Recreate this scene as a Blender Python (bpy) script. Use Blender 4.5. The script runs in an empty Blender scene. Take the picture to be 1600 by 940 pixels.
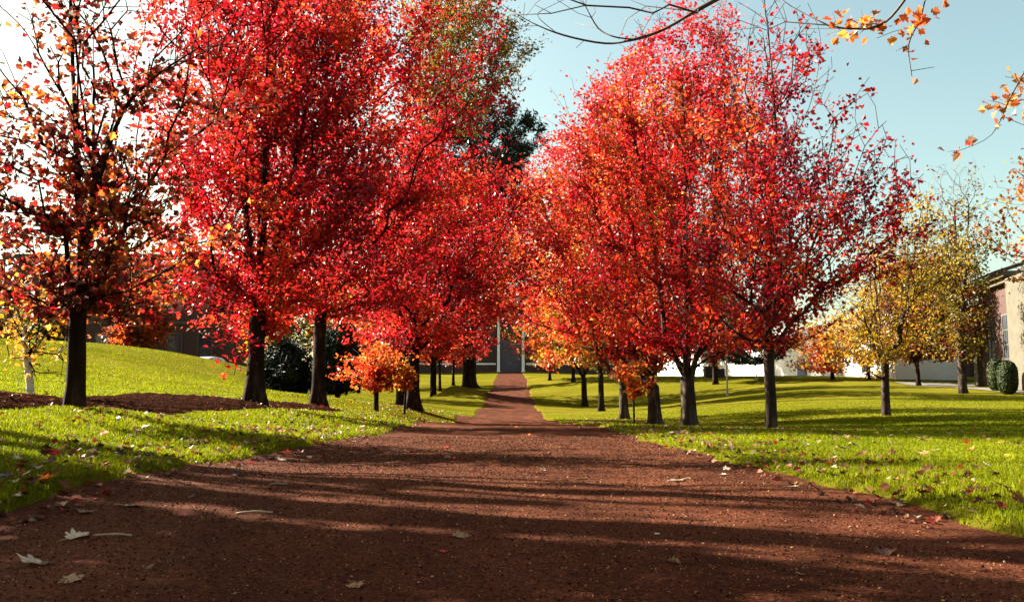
import bpy, bmesh, math, random
import numpy as np
from mathutils import Vector, Matrix, noise

# ---------------------------------------------------------------- basics
scene = bpy.context.scene
COL = scene.collection
random.seed(7)
NF = 1400.0                      # focal length in photo pixels (photo 1600 wide)
EYE = 0.425
PITCH = math.atan(150.0 / NF)
CP, SP = math.cos(PITCH), math.sin(PITCH)
CAM = np.array([0.0, 0.0, EYE])

def at(px, py, Y):
    """world point seen at photo pixel (px,py) at distance Y along the path"""
    u = (px - 800.0) / NF
    v = (470.0 - py) / NF
    ray = np.array([u, CP - SP * v, SP + CP * v])
    return CAM + ray * (Y / ray[1])

def tag(o, label=None, cat=None, group=None, kind=None):
    if label: o['label'] = label
    if cat: o['category'] = cat
    if group: o['group'] = group
    if kind: o['kind'] = kind
    return o

def empty(name, loc, label, cat, group=None, rz=0.0):
    o = bpy.data.objects.new(name, None)
    COL.objects.link(o)
    o.location = loc
    o.rotation_euler = (0, 0, rz)
    o.empty_display_size = 0.2
    return tag(o, label, cat, group)

def mesh_np(name, V, faces_flat, loop_tot, mat, parent=None, colors=None, smooth=False):
    """V (n,3); faces_flat flat vertex indices; loop_tot per-face vertex counts"""
    me = bpy.data.meshes.new(name)
    V = np.asarray(V, dtype=np.float32)
    faces_flat = np.asarray(faces_flat, dtype=np.int32).ravel()
    loop_tot = np.asarray(loop_tot, dtype=np.int32).ravel()
    me.vertices.add(len(V)); me.vertices.foreach_set('co', V.ravel())
    me.loops.add(len(faces_flat)); me.loops.foreach_set('vertex_index', faces_flat)
    me.polygons.add(len(loop_tot))
    st = np.concatenate([[0], np.cumsum(loop_tot)[:-1]]).astype(np.int32)
    me.polygons.foreach_set('loop_start', st)
    me.polygons.foreach_set('loop_total', loop_tot)
    me.polygons.foreach_set('use_smooth', np.full(len(loop_tot), smooth, dtype=bool))
    if colors is not None:
        a = me.attributes.new('tint', 'FLOAT_COLOR', 'FACE')
        c = np.ones((len(loop_tot), 4), dtype=np.float32); c[:, :3] = colors
        a.data.foreach_set('color', c.ravel())
    me.update(calc_edges=True)
    if mat: me.materials.append(mat)
    o = bpy.data.objects.new(name, me)
    COL.objects.link(o)
    if parent: o.parent = parent
    return o

def obj_bm(name, bm, mat, parent=None, smooth=False):
    me = bpy.data.meshes.new(name)
    bm.normal_update(); bm.to_mesh(me); bm.free()
    if smooth:
        me.polygons.foreach_set('use_smooth', [True] * len(me.polygons))
    me.materials.append(mat)
    o = bpy.data.objects.new(name, me)
    COL.objects.link(o)
    if parent: o.parent = parent
    return o

def box(bm, x0, x1, y0, y1, z0, z1, bevel=0.0):
    m = Matrix.Translation(((x0 + x1) / 2, (y0 + y1) / 2, (z0 + z1) / 2)) @ Matrix.Diagonal((abs(x1 - x0), abs(y1 - y0), abs(z1 - z0), 1))
    r = bmesh.ops.create_cube(bm, size=1.0, matrix=m)
    if bevel > 0:
        es = set()
        for v in r['verts']:
            es.update(v.link_edges)
        bmesh.ops.bevel(bm, geom=list(es), offset=bevel, segments=2, affect='EDGES', profile=0.7)
    return bm

def boxes(lst, bevel=0.0):
    bm = bmesh.new()
    for b in lst: box(bm, *b, bevel=bevel)
    return bm

def cyl(bm, x, y, z0, z1, r0, r1=None, seg=16):
    if r1 is None: r1 = r0
    bmesh.ops.create_cone(bm, cap_ends=True, segments=seg, radius1=r0, radius2=r1, depth=z1 - z0,
                          matrix=Matrix.Translation((x, y, (z0 + z1) / 2)))
    return bm

# ---------------------------------------------------------------- materials
def nodes_of(name):
    m = bpy.data.materials.new(name)
    m.use_nodes = True
    nt = m.node_tree
    for n in list(nt.nodes): nt.nodes.remove(n)
    out = nt.nodes.new('ShaderNodeOutputMaterial')
    return m, nt, out

def ramp(nt, stops):
    r = nt.nodes.new('ShaderNodeValToRGB')
    el = r.color_ramp.elements
    while len(el) < len(stops): el.new(0.5)
    for e, (p, c) in zip(el, stops):
        e.position = p; e.color = (c[0], c[1], c[2], 1)
    return r

def noise_mat(name, stops, scale=8.0, rough=0.8, bump=0.0, bscale=None, detail=8, stretch=(1, 1, 1), spec=0.3, bdist=0.02):
    m, nt, out = nodes_of(name)
    tc = nt.nodes.new('ShaderNodeTexCoord')
    mp = nt.nodes.new('ShaderNodeMapping'); mp.inputs['Scale'].default_value = stretch
    nt.links.new(tc.outputs['Object'], mp.inputs['Vector'])
    nz = nt.nodes.new('ShaderNodeTexNoise'); nz.inputs['Scale'].default_value = scale
    nz.inputs['Detail'].default_value = detail; nz.inputs['Roughness'].default_value = 0.65
    nt.links.new(mp.outputs['Vector'], nz.inputs['Vector'])
    r = ramp(nt, stops); nt.links.new(nz.outputs['Fac'], r.inputs['Fac'])
    p = nt.nodes.new('ShaderNodeBsdfPrincipled')
    p.inputs['Roughness'].default_value = rough
    p.inputs['Specular IOR Level'].default_value = spec
    nt.links.new(r.outputs['Color'], p.inputs['Base Color'])
    if bump > 0:
        n2 = nt.nodes.new('ShaderNodeTexNoise'); n2.inputs['Scale'].default_value = bscale or scale * 3
        n2.inputs['Detail'].default_value = 6
        nt.links.new(mp.outputs['Vector'], n2.inputs['Vector'])
        b = nt.nodes.new('ShaderNodeBump'); b.inputs['Strength'].default_value = bump
        b.inputs['Distance'].default_value = bdist
        nt.links.new(n2.outputs['Fac'], b.inputs['Height'])
        nt.links.new(b.outputs['Normal'], p.inputs['Normal'])
    nt.links.new(p.outputs['BSDF'], out.inputs['Surface'])
    return m

def tint_mat(name, rough=0.4, spec=0.5, trans=0.4, tgain=(1, 1, 1)):
    """per-face tint attribute: leaves and blades, with light coming through"""
    m, nt, out = nodes_of(name)
    a = nt.nodes.new('ShaderNodeAttribute'); a.attribute_name = 'tint'
    p = nt.nodes.new('ShaderNodeBsdfPrincipled')
    p.inputs['Roughness'].default_value = rough
    p.inputs['Specular IOR Level'].default_value = spec
    nt.links.new(a.outputs['Color'], p.inputs['Base Color'])
    if trans > 0:
        t = nt.nodes.new('ShaderNodeBsdfTranslucent')
        g = nt.nodes.new('ShaderNodeMix'); g.data_type = 'RGBA'; g.blend_type = 'MULTIPLY'
        g.inputs['Factor'].default_value = 1.0
        nt.links.new(a.outputs['Color'], g.inputs[6]); g.inputs[7].default_value = (*tgain, 1)
        nt.links.new(g.outputs[2], t.inputs['Color'])
        mx = nt.nodes.new('ShaderNodeMixShader'); mx.inputs[0].default_value = trans
        nt.links.new(p.outputs['BSDF'], mx.inputs[1]); nt.links.new(t.outputs['BSDF'], mx.inputs[2])
        nt.links.new(mx.outputs[0], out.inputs['Surface'])
    else:
        nt.links.new(p.outputs['BSDF'], out.inputs['Surface'])
    return m

def brick_mat(name, c1, c2, mortar, scale=1.0, rot=(math.pi / 2, 0, 0)):
    m, nt, out = nodes_of(name)
    tc = nt.nodes.new('ShaderNodeTexCoord')
    # walls along X use (x,z); walls along Y use (y,z): pick with the normal
    geo = nt.nodes.new('ShaderNodeNewGeometry')
    sx = nt.nodes.new('ShaderNodeSeparateXYZ'); nt.links.new(tc.outputs['Object'], sx.inputs[0])
    sn = nt.nodes.new('ShaderNodeSeparateXYZ'); nt.links.new(geo.outputs['True Normal'], sn.inputs[0])
    ab = nt.nodes.new('ShaderNodeMath'); ab.operation = 'ABSOLUTE'; nt.links.new(sn.outputs['X'], ab.inputs[0])
    gt = nt.nodes.new('ShaderNodeMath'); gt.operation = 'GREATER_THAN'; gt.inputs[1].default_value = 0.7
    nt.links.new(ab.outputs[0], gt.inputs[0])
    mxv = nt.nodes.new('ShaderNodeMix'); mxv.data_type = 'FLOAT'
    nt.links.new(gt.outputs[0], mxv.inputs[0]); nt.links.new(sx.outputs['X'], mxv.inputs[2]); nt.links.new(sx.outputs['Y'], mxv.inputs[3])
    cb = nt.nodes.new('ShaderNodeCombineXYZ')
    nt.links.new(mxv.outputs[0], cb.inputs['X']); nt.links.new(sx.outputs['Z'], cb.inputs['Y'])
    bt = nt.nodes.new('ShaderNodeTexBrick')
    bt.inputs['Color1'].default_value = (*c1, 1); bt.inputs['Color2'].default_value = (*c2, 1)
    bt.inputs['Mortar'].default_value = (*mortar, 1); bt.inputs['Scale'].default_value = scale
    bt.inputs['Brick Width'].default_value = 0.22; bt.inputs['Row Height'].default_value = 0.075
    bt.inputs['Mortar Size'].default_value = 0.008
    nt.links.new(cb.outputs[0], bt.inputs['Vector'])
    nz = nt.nodes.new('ShaderNodeTexNoise'); nz.inputs['Scale'].default_value = 0.6; nz.inputs['Detail'].default_value = 6
    nt.links.new(tc.outputs['Object'], nz.inputs['Vector'])
    r = ramp(nt, [(0.3, (0.7, 0.7, 0.7)), (0.7, (1.1, 1.1, 1.1))]); nt.links.new(nz.outputs['Fac'], r.inputs['Fac'])
    mu = nt.nodes.new('ShaderNodeMix'); mu.data_type = 'RGBA'; mu.blend_type = 'MULTIPLY'; mu.inputs['Factor'].default_value = 1
    nt.links.new(bt.outputs['Color'], mu.inputs[6]); nt.links.new(r.outputs['Color'], mu.inputs[7])
    p = nt.nodes.new('ShaderNodeBsdfPrincipled'); p.inputs['Roughness'].default_value = 0.85
    nt.links.new(mu.outputs[2], p.inputs['Base Color'])
    nt.links.new(p.outputs['BSDF'], out.inputs['Surface'])
    return m

M = {}
M['leaf'] = tint_mat('autumn_leaf', rough=0.42, spec=0.35, trans=0.55, tgain=(1.4, 1.0, 1.0))
M['needle'] = tint_mat('needle', rough=0.55, spec=0.25, trans=0.12)
M['blade'] = tint_mat('grass_blade', rough=0.5, spec=0.05, trans=0.45, tgain=(1.3, 1.25, 0.5))
M['chip'] = tint_mat('bark_chip', rough=0.85, spec=0.06, trans=0.0)
M['dry_leaf'] = tint_mat('dry_leaf', rough=0.5, spec=0.18, trans=0.2)
M['bark'] = noise_mat('bark', [(0.3, (0.006, 0.0035, 0.0024)), (0.55, (0.018, 0.010, 0.0065)), (0.75, (0.075, 0.047, 0.033))], 9, 0.95, 1.0, 22, stretch=(1, 1, 0.22), bdist=0.03, spec=0.08)
M['pale_bark'] = noise_mat('pale_bark', [(0.3, (0.010, 0.0065, 0.005)), (0.52, (0.032, 0.021, 0.015)), (0.72, (0.12, 0.092, 0.07))], 7, 0.9, 0.7, 22, stretch=(1, 1, 0.3), bdist=0.03, spec=0.12)
M['birch'] = noise_mat('birch_bark', [(0.33, (0.06, 0.045, 0.035)), (0.42, (0.42, 0.38, 0.33)), (0.7, (0.62, 0.58, 0.52))], 6, 0.7, 0.4, 20, stretch=(0.6, 0.6, 2.2))
M['twig'] = noise_mat('twig_bark', [(0.3, (0.03, 0.02, 0.018)), (0.7, (0.09, 0.065, 0.055))], 12, 0.8)
M['white'] = noise_mat('white_paint', [(0.3, (0.72, 0.70, 0.66)), (0.7, (0.84, 0.83, 0.80))], 1.5, 0.6)
M['stone'] = noise_mat('pale_stone', [(0.3, (0.07, 0.06, 0.04)), (0.7, (0.10, 0.088, 0.06))], 2, 0.85, 0.2, 14)
M['cement'] = noise_mat('pavement', [(0.3, (0.09, 0.078, 0.062)), (0.7, (0.13, 0.115, 0.095))], 3, 0.9, 0.2, 30)
M['roof'] = noise_mat('roof_slate', [(0.3, (0.035, 0.028, 0.026)), (0.7, (0.075, 0.06, 0.055))], 5, 0.8, 0.4, 12)
M['door'] = noise_mat('grey_door', [(0.3, (0.05, 0.047, 0.06)), (0.7, (0.085, 0.08, 0.095))], 3, 0.5)
M['blue'] = noise_mat('blue_paint', [(0.3, (0.09, 0.13, 0.3)), (0.7, (0.13, 0.18, 0.38))], 3, 0.5)
M['siding'] = noise_mat('blue_siding', [(0.3, (0.12, 0.2, 0.27)), (0.7, (0.17, 0.27, 0.34))], 1, 0.7, stretch=(1, 1, 12))
M['metal'] = noise_mat('dark_metal', [(0.3, (0.03, 0.03, 0.03)), (0.7, (0.06, 0.06, 0.06))], 4, 0.45, spec=0.5)
M['greymetal'] = noise_mat('grey_metal', [(0.3, (0.16, 0.15, 0.14)), (0.7, (0.24, 0.23, 0.21))], 4, 0.45, spec=0.5)
M['carpaint'] = noise_mat('car_paint', [(0.3, (0.74, 0.74, 0.74)), (0.7, (0.8, 0.8, 0.8))], 2, 0.25, spec=0.6)
M['rubber'] = noise_mat('rubber', [(0.3, (0.015, 0.015, 0.015)), (0.7, (0.03, 0.03, 0.03))], 8, 0.8)
M['brick'] = brick_mat('red_brick', (0.06, 0.017, 0.011), (0.042, 0.011, 0.008), (0.07, 0.048, 0.036))
M['stick'] = noise_mat('bleached_stick', [(0.3, (0.22, 0.17, 0.10)), (0.7, (0.36, 0.30, 0.2))], 30, 0.6)
M['box'] = noise_mat('dark_cabinet', [(0.3, (0.014, 0.01, 0.009)), (0.7, (0.03, 0.02, 0.018))], 3, 0.6)
def glass_mat():
    m, nt, out = nodes_of('window_glass')
    tc = nt.nodes.new('ShaderNodeTexCoord')
    nz = nt.nodes.new('ShaderNodeTexNoise'); nz.inputs['Scale'].default_value = 0.8
    nt.links.new(tc.outputs['Object'], nz.inputs['Vector'])
    r = ramp(nt, [(0.3, (0.02, 0.025, 0.03)), (0.7, (0.06, 0.07, 0.085))]); nt.links.new(nz.outputs['Fac'], r.inputs['Fac'])
    p = nt.nodes.new('ShaderNodeBsdfPrincipled'); p.inputs['Roughness'].default_value = 0.06
    p.inputs['Specular IOR Level'].default_value = 0.8
    nt.links.new(r.outputs['Color'], p.inputs['Base Color'])
    nt.links.new(p.outputs['BSDF'], out.inputs['Surface'])
    return m
M['glass'] = glass_mat()

def lawn_material():
    m, nt, out = nodes_of('lawn')
    tc = nt.nodes.new('ShaderNodeTexCoord')
    mp = nt.nodes.new('ShaderNodeMapping'); mp.inputs['Scale'].default_value = (0.35, 1.0, 1.0)
    nt.links.new(tc.outputs['Object'], mp.inputs['Vector'])
    n1 = nt.nodes.new('ShaderNodeTexNoise'); n1.inputs['Scale'].default_value = 0.45; n1.inputs['Detail'].default_value = 10; n1.inputs['Roughness'].default_value = 0.7
    nt.links.new(mp.outputs['Vector'], n1.inputs['Vector'])
    r1 = ramp(nt, [(0.33, (0.070, 0.068, 0.004)), (0.5, (0.106, 0.094, 0.008)), (0.68, (0.155, 0.122, 0.018))])
    nt.links.new(n1.outputs['Fac'], r1.inputs['Fac'])
    n2 = nt.nodes.new('ShaderNodeTexNoise'); n2.inputs['Scale'].default_value = 22; n2.inputs['Detail'].default_value = 8; n2.inputs['Roughness'].default_value = 0.75
    nt.links.new(tc.outputs['Object'], n2.inputs['Vector'])
    r2 = ramp(nt, [(0.35, (0.5, 0.52, 0.45)), (0.62, (1.15, 1.15, 1.1))])
    nt.links.new(n2.outputs['Fac'], r2.inputs['Fac'])
    mu = nt.nodes.new('ShaderNodeMix'); mu.data_type = 'RGBA'; mu.blend_type = 'MULTIPLY'; mu.inputs['Factor'].default_value = 0.9
    nt.links.new(r1.outputs['Color'], mu.inputs[6]); nt.links.new(r2.outputs['Color'], mu.inputs[7])
    p = nt.nodes.new('ShaderNodeBsdfPrincipled'); p.inputs['Roughness'].default_value = 1.0; p.inputs['Specular IOR Level'].default_value = 0.0
    nt.links.new(mu.outputs[2], p.inputs['Base Color'])
    b = nt.nodes.new('ShaderNodeBump'); b.inputs['Strength'].default_value = 0.8; b.inputs['Distance'].default_value = 0.05
    nt.links.new(n2.outputs['Fac'], b.inputs['Height']); nt.links.new(b.outputs['Normal'], p.inputs['Normal'])
    nt.links.new(p.outputs['BSDF'], out.inputs['Surface'])
    return m
M['lawn'] = lawn_material()

def path_material():
    m, nt, out = nodes_of('crushed_brown_path')
    tc = nt.nodes.new('ShaderNodeTexCoord')
    n1 = nt.nodes.new('ShaderNodeTexNoise'); n1.inputs['Scale'].default_value = 1.3; n1.inputs['Detail'].default_value = 9; n1.inputs['Roughness'].default_value = 0.68
    mp = nt.nodes.new('ShaderNodeMapping'); mp.inputs['Scale'].default_value = (1.5, .55, 1)
    nt.links.new(tc.outputs['Object'], mp.inputs['Vector']); nt.links.new(mp.outputs['Vector'], n1.inputs['Vector'])
    r1 = ramp(nt, [(0.3, (0.032, 0.0094, 0.0042)), (0.52, (0.064, 0.0195, 0.009)), (0.72, (0.105, 0.035, 0.0165))])
    nt.links.new(n1.outputs['Fac'], r1.inputs['Fac'])
    v = nt.nodes.new('ShaderNodeTexVoronoi'); v.inputs['Scale'].default_value = 120
    nt.links.new(tc.outputs['Object'], v.inputs['Vector'])
    sv = nt.nodes.new('ShaderNodeSeparateColor'); nt.links.new(v.outputs['Color'], sv.inputs[0])
    r2 = ramp(nt, [(0.0, (0.35, 0.33, 0.33)), (0.6, (1.0, 1.0, 1.0)), (0.93, (1.25, 1.3, 1.3)), (1.0, (2.2, 2.4, 2.5))])
    nt.links.new(sv.outputs[0], r2.inputs['Fac'])
    mu = nt.nodes.new('ShaderNodeMix'); mu.data_type = 'RGBA'; mu.blend_type = 'MULTIPLY'; mu.inputs['Factor'].default_value = 0.85
    nt.links.new(r1.outputs['Color'], mu.inputs[6]); nt.links.new(r2.outputs['Color'], mu.inputs[7])
    p = nt.nodes.new('ShaderNodeBsdfPrincipled'); p.inputs['Roughness'].default_value = 0.95; p.inputs['Specular IOR Level'].default_value = 0.03
    nt.links.new(mu.outputs[2], p.inputs['Base Color'])
    n3 = nt.nodes.new('ShaderNodeTexNoise'); n3.inputs['Scale'].default_value = 70; n3.inputs['Detail'].default_value = 5
    nt.links.new(tc.outputs['Object'], n3.inputs['Vector'])
    b = nt.nodes.new('ShaderNodeBump'); b.inputs['Strength'].default_value = 0.7; b.inputs['Distance'].default_value = 0.005
    nt.links.new(n3.outputs['Fac'], b.inputs['Height']); nt.links.new(b.outputs['Normal'], p.inputs['Normal'])
    nt.links.new(p.outputs['BSDF'], out.inputs['Surface'])
    return m
M['path'] = path_material()
M['mulch'] = noise_mat('dark_mulch', [(0.3, (0.010, 0.0045, 0.003)), (0.55, (0.026, 0.0105, 0.0065)), (0.75, (0.05, 0.021, 0.0145))], 25, 1.0, 1.0, 30, bdist=0.05, spec=0.0)

# ---------------------------------------------------------------- terrain
PL, PR = -1.70, 1.40            # path edges
PC = [(-6, -.425), (0, -.425), (3, -.425), (6, -.425), (9, -.43), (12, -.46), (15, -.49), (21, -.62), (26, -.75), (33, -.85),
      (40, -.86), (51, -.67), (66, 0.0), (83, .77), (90, 1.3), (100, 2.1), (116, 3.2), (126, 3.4), (150, 3.5)]
ctrl = []
for y, z in PC:
    for x in (PL, -0.15, PR): ctrl.append((x, y, z + EYE))
for px, py, Y in [(0, 760, 3.6), (0, 700, 5), (0, 650, 7.0), (117, 640, 8), (0, 628, 9.5), (398, 636, 15), (430, 644, 13.6), (220, 650, 10.3), (200, 632, 11.5), (497, 640, 20), (588, 643, 25),
                  (640, 639, 27), (677, 625, 65), (0, 600, 18), (0, 560, 28), (0, 534, 42), (150, 537, 42), (250, 548, 44), (370, 570, 44),
                  (300, 605, 24), (480, 612, 40), (560, 620, 40), (700, 605, 65), (690, 589, 108), (560, 590, 100),
                  (1203, 673, 14), (1075, 670, 20), (1022, 667, 25), (974, 656, 34), (939, 643, 50), (912, 635, 60), (1383, 650, 25),
                  (1505, 615, 45), (1600, 752, 4.3), (1600, 692, 9), (1600, 670, 16), (1600, 645, 28), (1300, 640, 33), (1240, 612, 48), (1240, 592, 65),
                  (1100, 589, 75), (1400, 593, 60), (1500, 603, 56), (1600, 606, 48), (900, 596, 76), (850, 589, 92), (930, 586, 112)]:
    p = at(px, py, Y); ctrl.append(tuple(p))
for x, y, z in [(-70, 45, 4.0), (-70, 0, 1.2), (-70, 110, 4.2), (-18.3, 54, 1.32), (-17, 62, 1.2), (-30, 70, 2.6), (-30, 110, 3.6), (70, 45, 1.5), (70, 0, 0.3), (70, 110, 3.0),
                (25, 90, 2.3), (40, 60, 1.4), (0, -15, 0), (-15, -10, .3), (15, -10, -.1), (-12, 0, .45), (12, 0, 0), (0, 150, 3.9), (-70, 150, 4.4), (70, 150, 3.4)]:
    ctrl.append((x, y, z))
CT = np.array(ctrl, dtype=np.float64)
SC = 20.0
def _phi(r2): return 0.5 * r2 * np.log(r2 + 1e-12)
def _solve():
    P = CT[:, :2] / SC; n = len(P)
    d2 = ((P[:, None] - P[None]) ** 2).sum(-1)
    K = _phi(d2) + np.eye(n) * 2e-4
    A = np.zeros((n + 3, n + 3)); A[:n, :n] = K
    A[:n, n] = 1; A[:n, n + 1:] = P; A[n, :n] = 1; A[n + 1:, :n] = P.T
    b = np.zeros(n + 3); b[:n] = CT[:, 2]
    return P, np.linalg.solve(A, b)
TP, TW = _solve()
def smooth(a, b, t):
    t = np.clip((t - a) / (b - a), 0, 1); return t * t * (3 - 2 * t)
def H0(x, y):
    x = np.clip(np.asarray(x, float), -70, 70); y = np.clip(np.asarray(y, float), -15, 150)
    sh = x.shape; P = np.stack([x.ravel(), y.ravel()], 1) / SC
    out = np.empty(len(P))
    for i in range(0, len(P), 20000):
        q = P[i:i + 20000]
        d2 = ((q[:, None] - TP[None]) ** 2).sum(-1)
        out[i:i + 20000] = _phi(d2) @ TW[:-3] + TW[-3] + q @ TW[-2:]
    return out.reshape(sh)
def wob(y, k):
    return 0.045 * np.sin(y * 1.7 + k) + 0.03 * np.sin(y * 4.1 + 2 * k) + 0.02 * np.sin(y * 9.3 + k) + 0.08 * np.sin(y * .43 + k * 3)
def outside(x, y):
    """distance outside the path edges (negative inside)"""
    return np.maximum(PL + wob(y, 1.0) - x, x - (PR + wob(y, 2.3)))
def Hl(x, y):
    o = outside(np.asarray(x, float), np.asarray(y, float))
    return H0(x, y) - 0.03 + 0.055 * smooth(-0.03, 0.10, o)
def hz(x, y): return float(Hl(np.array([x]), np.array([y]))[0])

def grid(xs, ys, zf):
    X, Y = np.meshgrid(xs, ys)
    Z = zf(X, Y)
    V = np.stack([X.ravel(), Y.ravel(), Z.ravel()], 1)
    nx, ny = len(xs), len(ys)
    i = np.arange(nx - 1)[None, :] + nx * np.arange(ny - 1)[:, None]
    F = np.stack([i, i + 1, i + nx + 1, i + nx], -1).reshape(-1, 4)
    return V, F

def spread(pieces):
    r = []
    for a, b, s in pieces: r += list(np.arange(a, b, s))
    r.append(pieces[-1][1]); return np.array(r)
xs = spread([(-2500, -300, 400), (-300, -80, 40), (-80, -20, 2.5), (-20, -6, .6), (-6, -2.2, .2), (-2.2, -1.3, .045), (-1.3, 1.0, .4), (1.0, 1.85, .045),
             (1.85, 6, .2), (6, 20, .6), (20, 80, 2.5), (80, 300, 40), (300, 2500, 400)])
ys = spread([(-600, -20, 100), (-20, 0, 1.0), (0, 12, .12), (12, 30, .35), (30, 130, 1.2), (130, 300, 20), (300, 3500, 400)])
V, F = grid(xs, ys, Hl)
ground = mesh_np('lawn_ground', V, F, np.full(len(F), 4), M['lawn'], smooth=True)
tag(ground, kind='structure', label='green and yellow lawn rolling away on both sides of the path', cat='lawn')

rng = np.random.default_rng(3)
def pz(X, Y):
    z = H0(X, Y)
    return z + 0.008 * np.sin(X * 3.1 + Y * 1.3) * np.sin(Y * 2.2) + 0.004 * np.sin(X * 9 + Y * 7)
xs = np.linspace(-2.05, 1.75, 60); ys = spread([(-8, 0, .4), (0, 10, .07), (10, 30, .25), (30, 117.5, .8)])
V, F = grid(xs, ys, pz)
pth = mesh_np('path', V, F, np.full(len(F), 4), M['path'], smooth=True)
tag(pth, kind='structure', label='straight reddish brown path running between the trees to the hall', cat='path')

# mulch bed under the left row
def bed(X, Y):
    t = (X + 4.85 - 0.03 * (Y - 8)) / 0.95
    edge = 1 - np.abs(t) ** 2 - 0.18 * np.sin(Y * 1.3) - 0.1 * np.sin(Y * 3.7 + X)
    endf = np.minimum(smooth(3.0, 5.0, Y), 1 - smooth(20.5, 23, Y))
    n = 0.022 * np.sin(X * 17 + Y * 5) * np.sin(Y * 13 - X * 7) + 0.012 * np.sin(X * 37 + 11 * Y) * np.sin(Y * 29)
    return Hl(X, Y) - 0.10 + 0.17 * np.sqrt(np.clip(edge, 0, 1)) * endf + n
V, F = grid(np.linspace(-6.2, -2.4, 64), np.linspace(3, 23, 260), bed)
tag(mesh_np('mulch_bed', V, F, np.full(len(F), 4), M['mulch'], smooth=True), kind='structure', label='dark mulch mound along the left row of trees', cat='mulch')
def ground_z(x, y):
    z = hz(x, y)
    if -6.2 < x < -2.4 and 3 < y < 23: z = max(z, float(bed(np.array([x]), np.array([y]))[0]))
    return z

# ---------------------------------------------------------------- leaves
LEAFK = 0.67
PAL = {
 'lime': (0.34, 0.29, 0.016), 'grey': (0.2, 0.17, 0.11),
 'crimson': (0.40, 0.010, 0.022), 'red': (0.52, 0.024, 0.018), 'scarlet': (0.62, 0.06, 0.02), 'orange': (0.66, 0.17, 0.03), 'gold': (0.62, 0.33, 0.05),
 'yellow': (0.5, 0.34, 0.02), 'olive': (0.19, 0.15, 0.016), 'green': (0.14, 0.19, 0.03), 'brown': (0.17, 0.05, 0.018), 'purple': (0.27, 0.015, 0.05),
 'dark': (0.09, 0.02, 0.014), 'backlit_pink': (0.55, 0.06, 0.11), 'tan': (0.5, 0.34, 0.2), 'spruce': (0.012, 0.022, 0.012), 'spruce2': (0.022, 0.034, 0.016), 'maroon': (0.24, 0.012, 0.014)}
# templates: (verts, faces) ; unit leaf, stalk at y=-.5, tip y=.5, folded on the midrib
def tmpl(kind):
    if kind == 'maple':
        half = [(0, -.42), (.20, -.40), (.17, -.22), (.46, -.16), (.33, .0), (.52, .17), (.26, .16), (.22, .30), (0, .58)]
        V = [(x, y, abs(x) * .35 - .12 * y * y) for x, y in half]
        V += [(-x, y, abs(x) * .35 - .12 * y * y) for x, y in half[1:-1]]
        n = len(half)
        f1 = list(range(n)); f2 = [n - 1] + list(range(n + len(half) - 3, n - 1, -1)) + [0]
        f2 = [0, n - 1] + [n + i for i in range(len(half) - 3, -1, -1)]
        return np.array(V), [f1, f2]
    if kind == 'kite':
        V = [(0, -.5, 0), (.36, .02, .14), (0, .5, -.05), (-.36, .02, .14)]
        return np.array(V), [[0, 1, 2], [0, 2, 3]]
    if kind == 'spray':    # ragged two-lobed clump outline for far trees
        V = [(0, -.5, 0), (.42, -.18, .15), (.2, .05, .05), (.38, .36, .1), (0, .5, -.05), (-.3, .3, .12), (-.16, .02, .05), (-.45, -.12, .15)]
        return np.array(V), [[0, 1, 2, 3, 4], [0, 4, 5, 6, 7]]
    if kind == 'needle':
        V = [(0, -.5, 0), (.12, 0, .02), (0, .5, -.03), (-.12, 0, .02)]
        return np.array(V), [[0, 1, 2, 3]]

def scatter(name, tm, P, N, size, colors, mat, parent, rng, droop=None):
    """one mesh of many small leaves: P positions, N normals, size per leaf"""
    TV, TF = tm
    n = len(P)
    N = N / (np.linalg.norm(N, axis=1, keepdims=True) + 1e-9)
    R = rng.normal(size=(n, 3))
    if droop is not None: R = R * (1 - droop) + np.array([0, 0, -1.0]) * droop
    T = R - N * (R * N).sum(1, keepdims=True); T /= np.linalg.norm(T, axis=1, keepdims=True) + 1e-9
    B = np.cross(N, T)
    V = P[:, None, :] + size[:, None, None] * (TV[None, :, 0:1] * B[:, None] + TV[None, :, 1:2] * T[:, None] + TV[None, :, 2:3] * N[:, None])
    base = (np.arange(n) * len(TV))[:, None]
    flat, tot = [], []
    fl = np.concatenate([np.array(f) for f in TF]); lt = np.array([len(f) for f in TF])
    flat = (base + fl[None]).ravel(); tot = np.tile(lt, n)
    cols = np.repeat(colors, len(TF), axis=0)
    return mesh_np(name, V.reshape(-1, 3), flat, tot, mat, parent, cols)

_lat = np.random.default_rng(99).random((32, 32, 32))
def vnoise(P, f):
    q = P * f; i = np.floor(q).astype(int); t = q - i; t = t * t * (3 - 2 * t)
    r = 0
    for a in (0, 1):
        for b in (0, 1):
            for c in (0, 1):
                w = (t[:, 0] if a else 1 - t[:, 0]) * (t[:, 1] if b else 1 - t[:, 1]) * (t[:, 2] if c else 1 - t[:, 2])
                r = r + w * _lat[(i[:, 0] + a) % 32, (i[:, 1] + b) % 32, (i[:, 2] + c) % 32]
    return r

def pick_colors(rng, P, pal, wts, coh=0.6, freq=0.9):
    """clustered choice along an ordered palette"""
    n = len(P)
    v = vnoise(P + 17.3, freq) * 0.65 + vnoise(P + 3.1, freq * 3) * 0.35
    rk = np.argsort(np.argsort(v)) / max(1, n - 1)
    t = np.clip(coh * rk + (1 - coh) * rng.random(n), 0, 1)
    t = np.argsort(np.argsort(t)) / max(1, n)
    cw = np.cumsum(np.array(wts, float)); cw /= cw[-1]
    idx = np.minimum(np.searchsorted(cw, t, side='right'), len(pal) - 1)
    C = np.array([PAL[p] for p in pal])[idx] * LEAFK
    C = C * (0.7 + 0.6 * rng.random((n, 1))) * (0.94 + 0.12 * rng.random((n, 3)))
    return np.clip(C, 0, 0.85)

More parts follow.
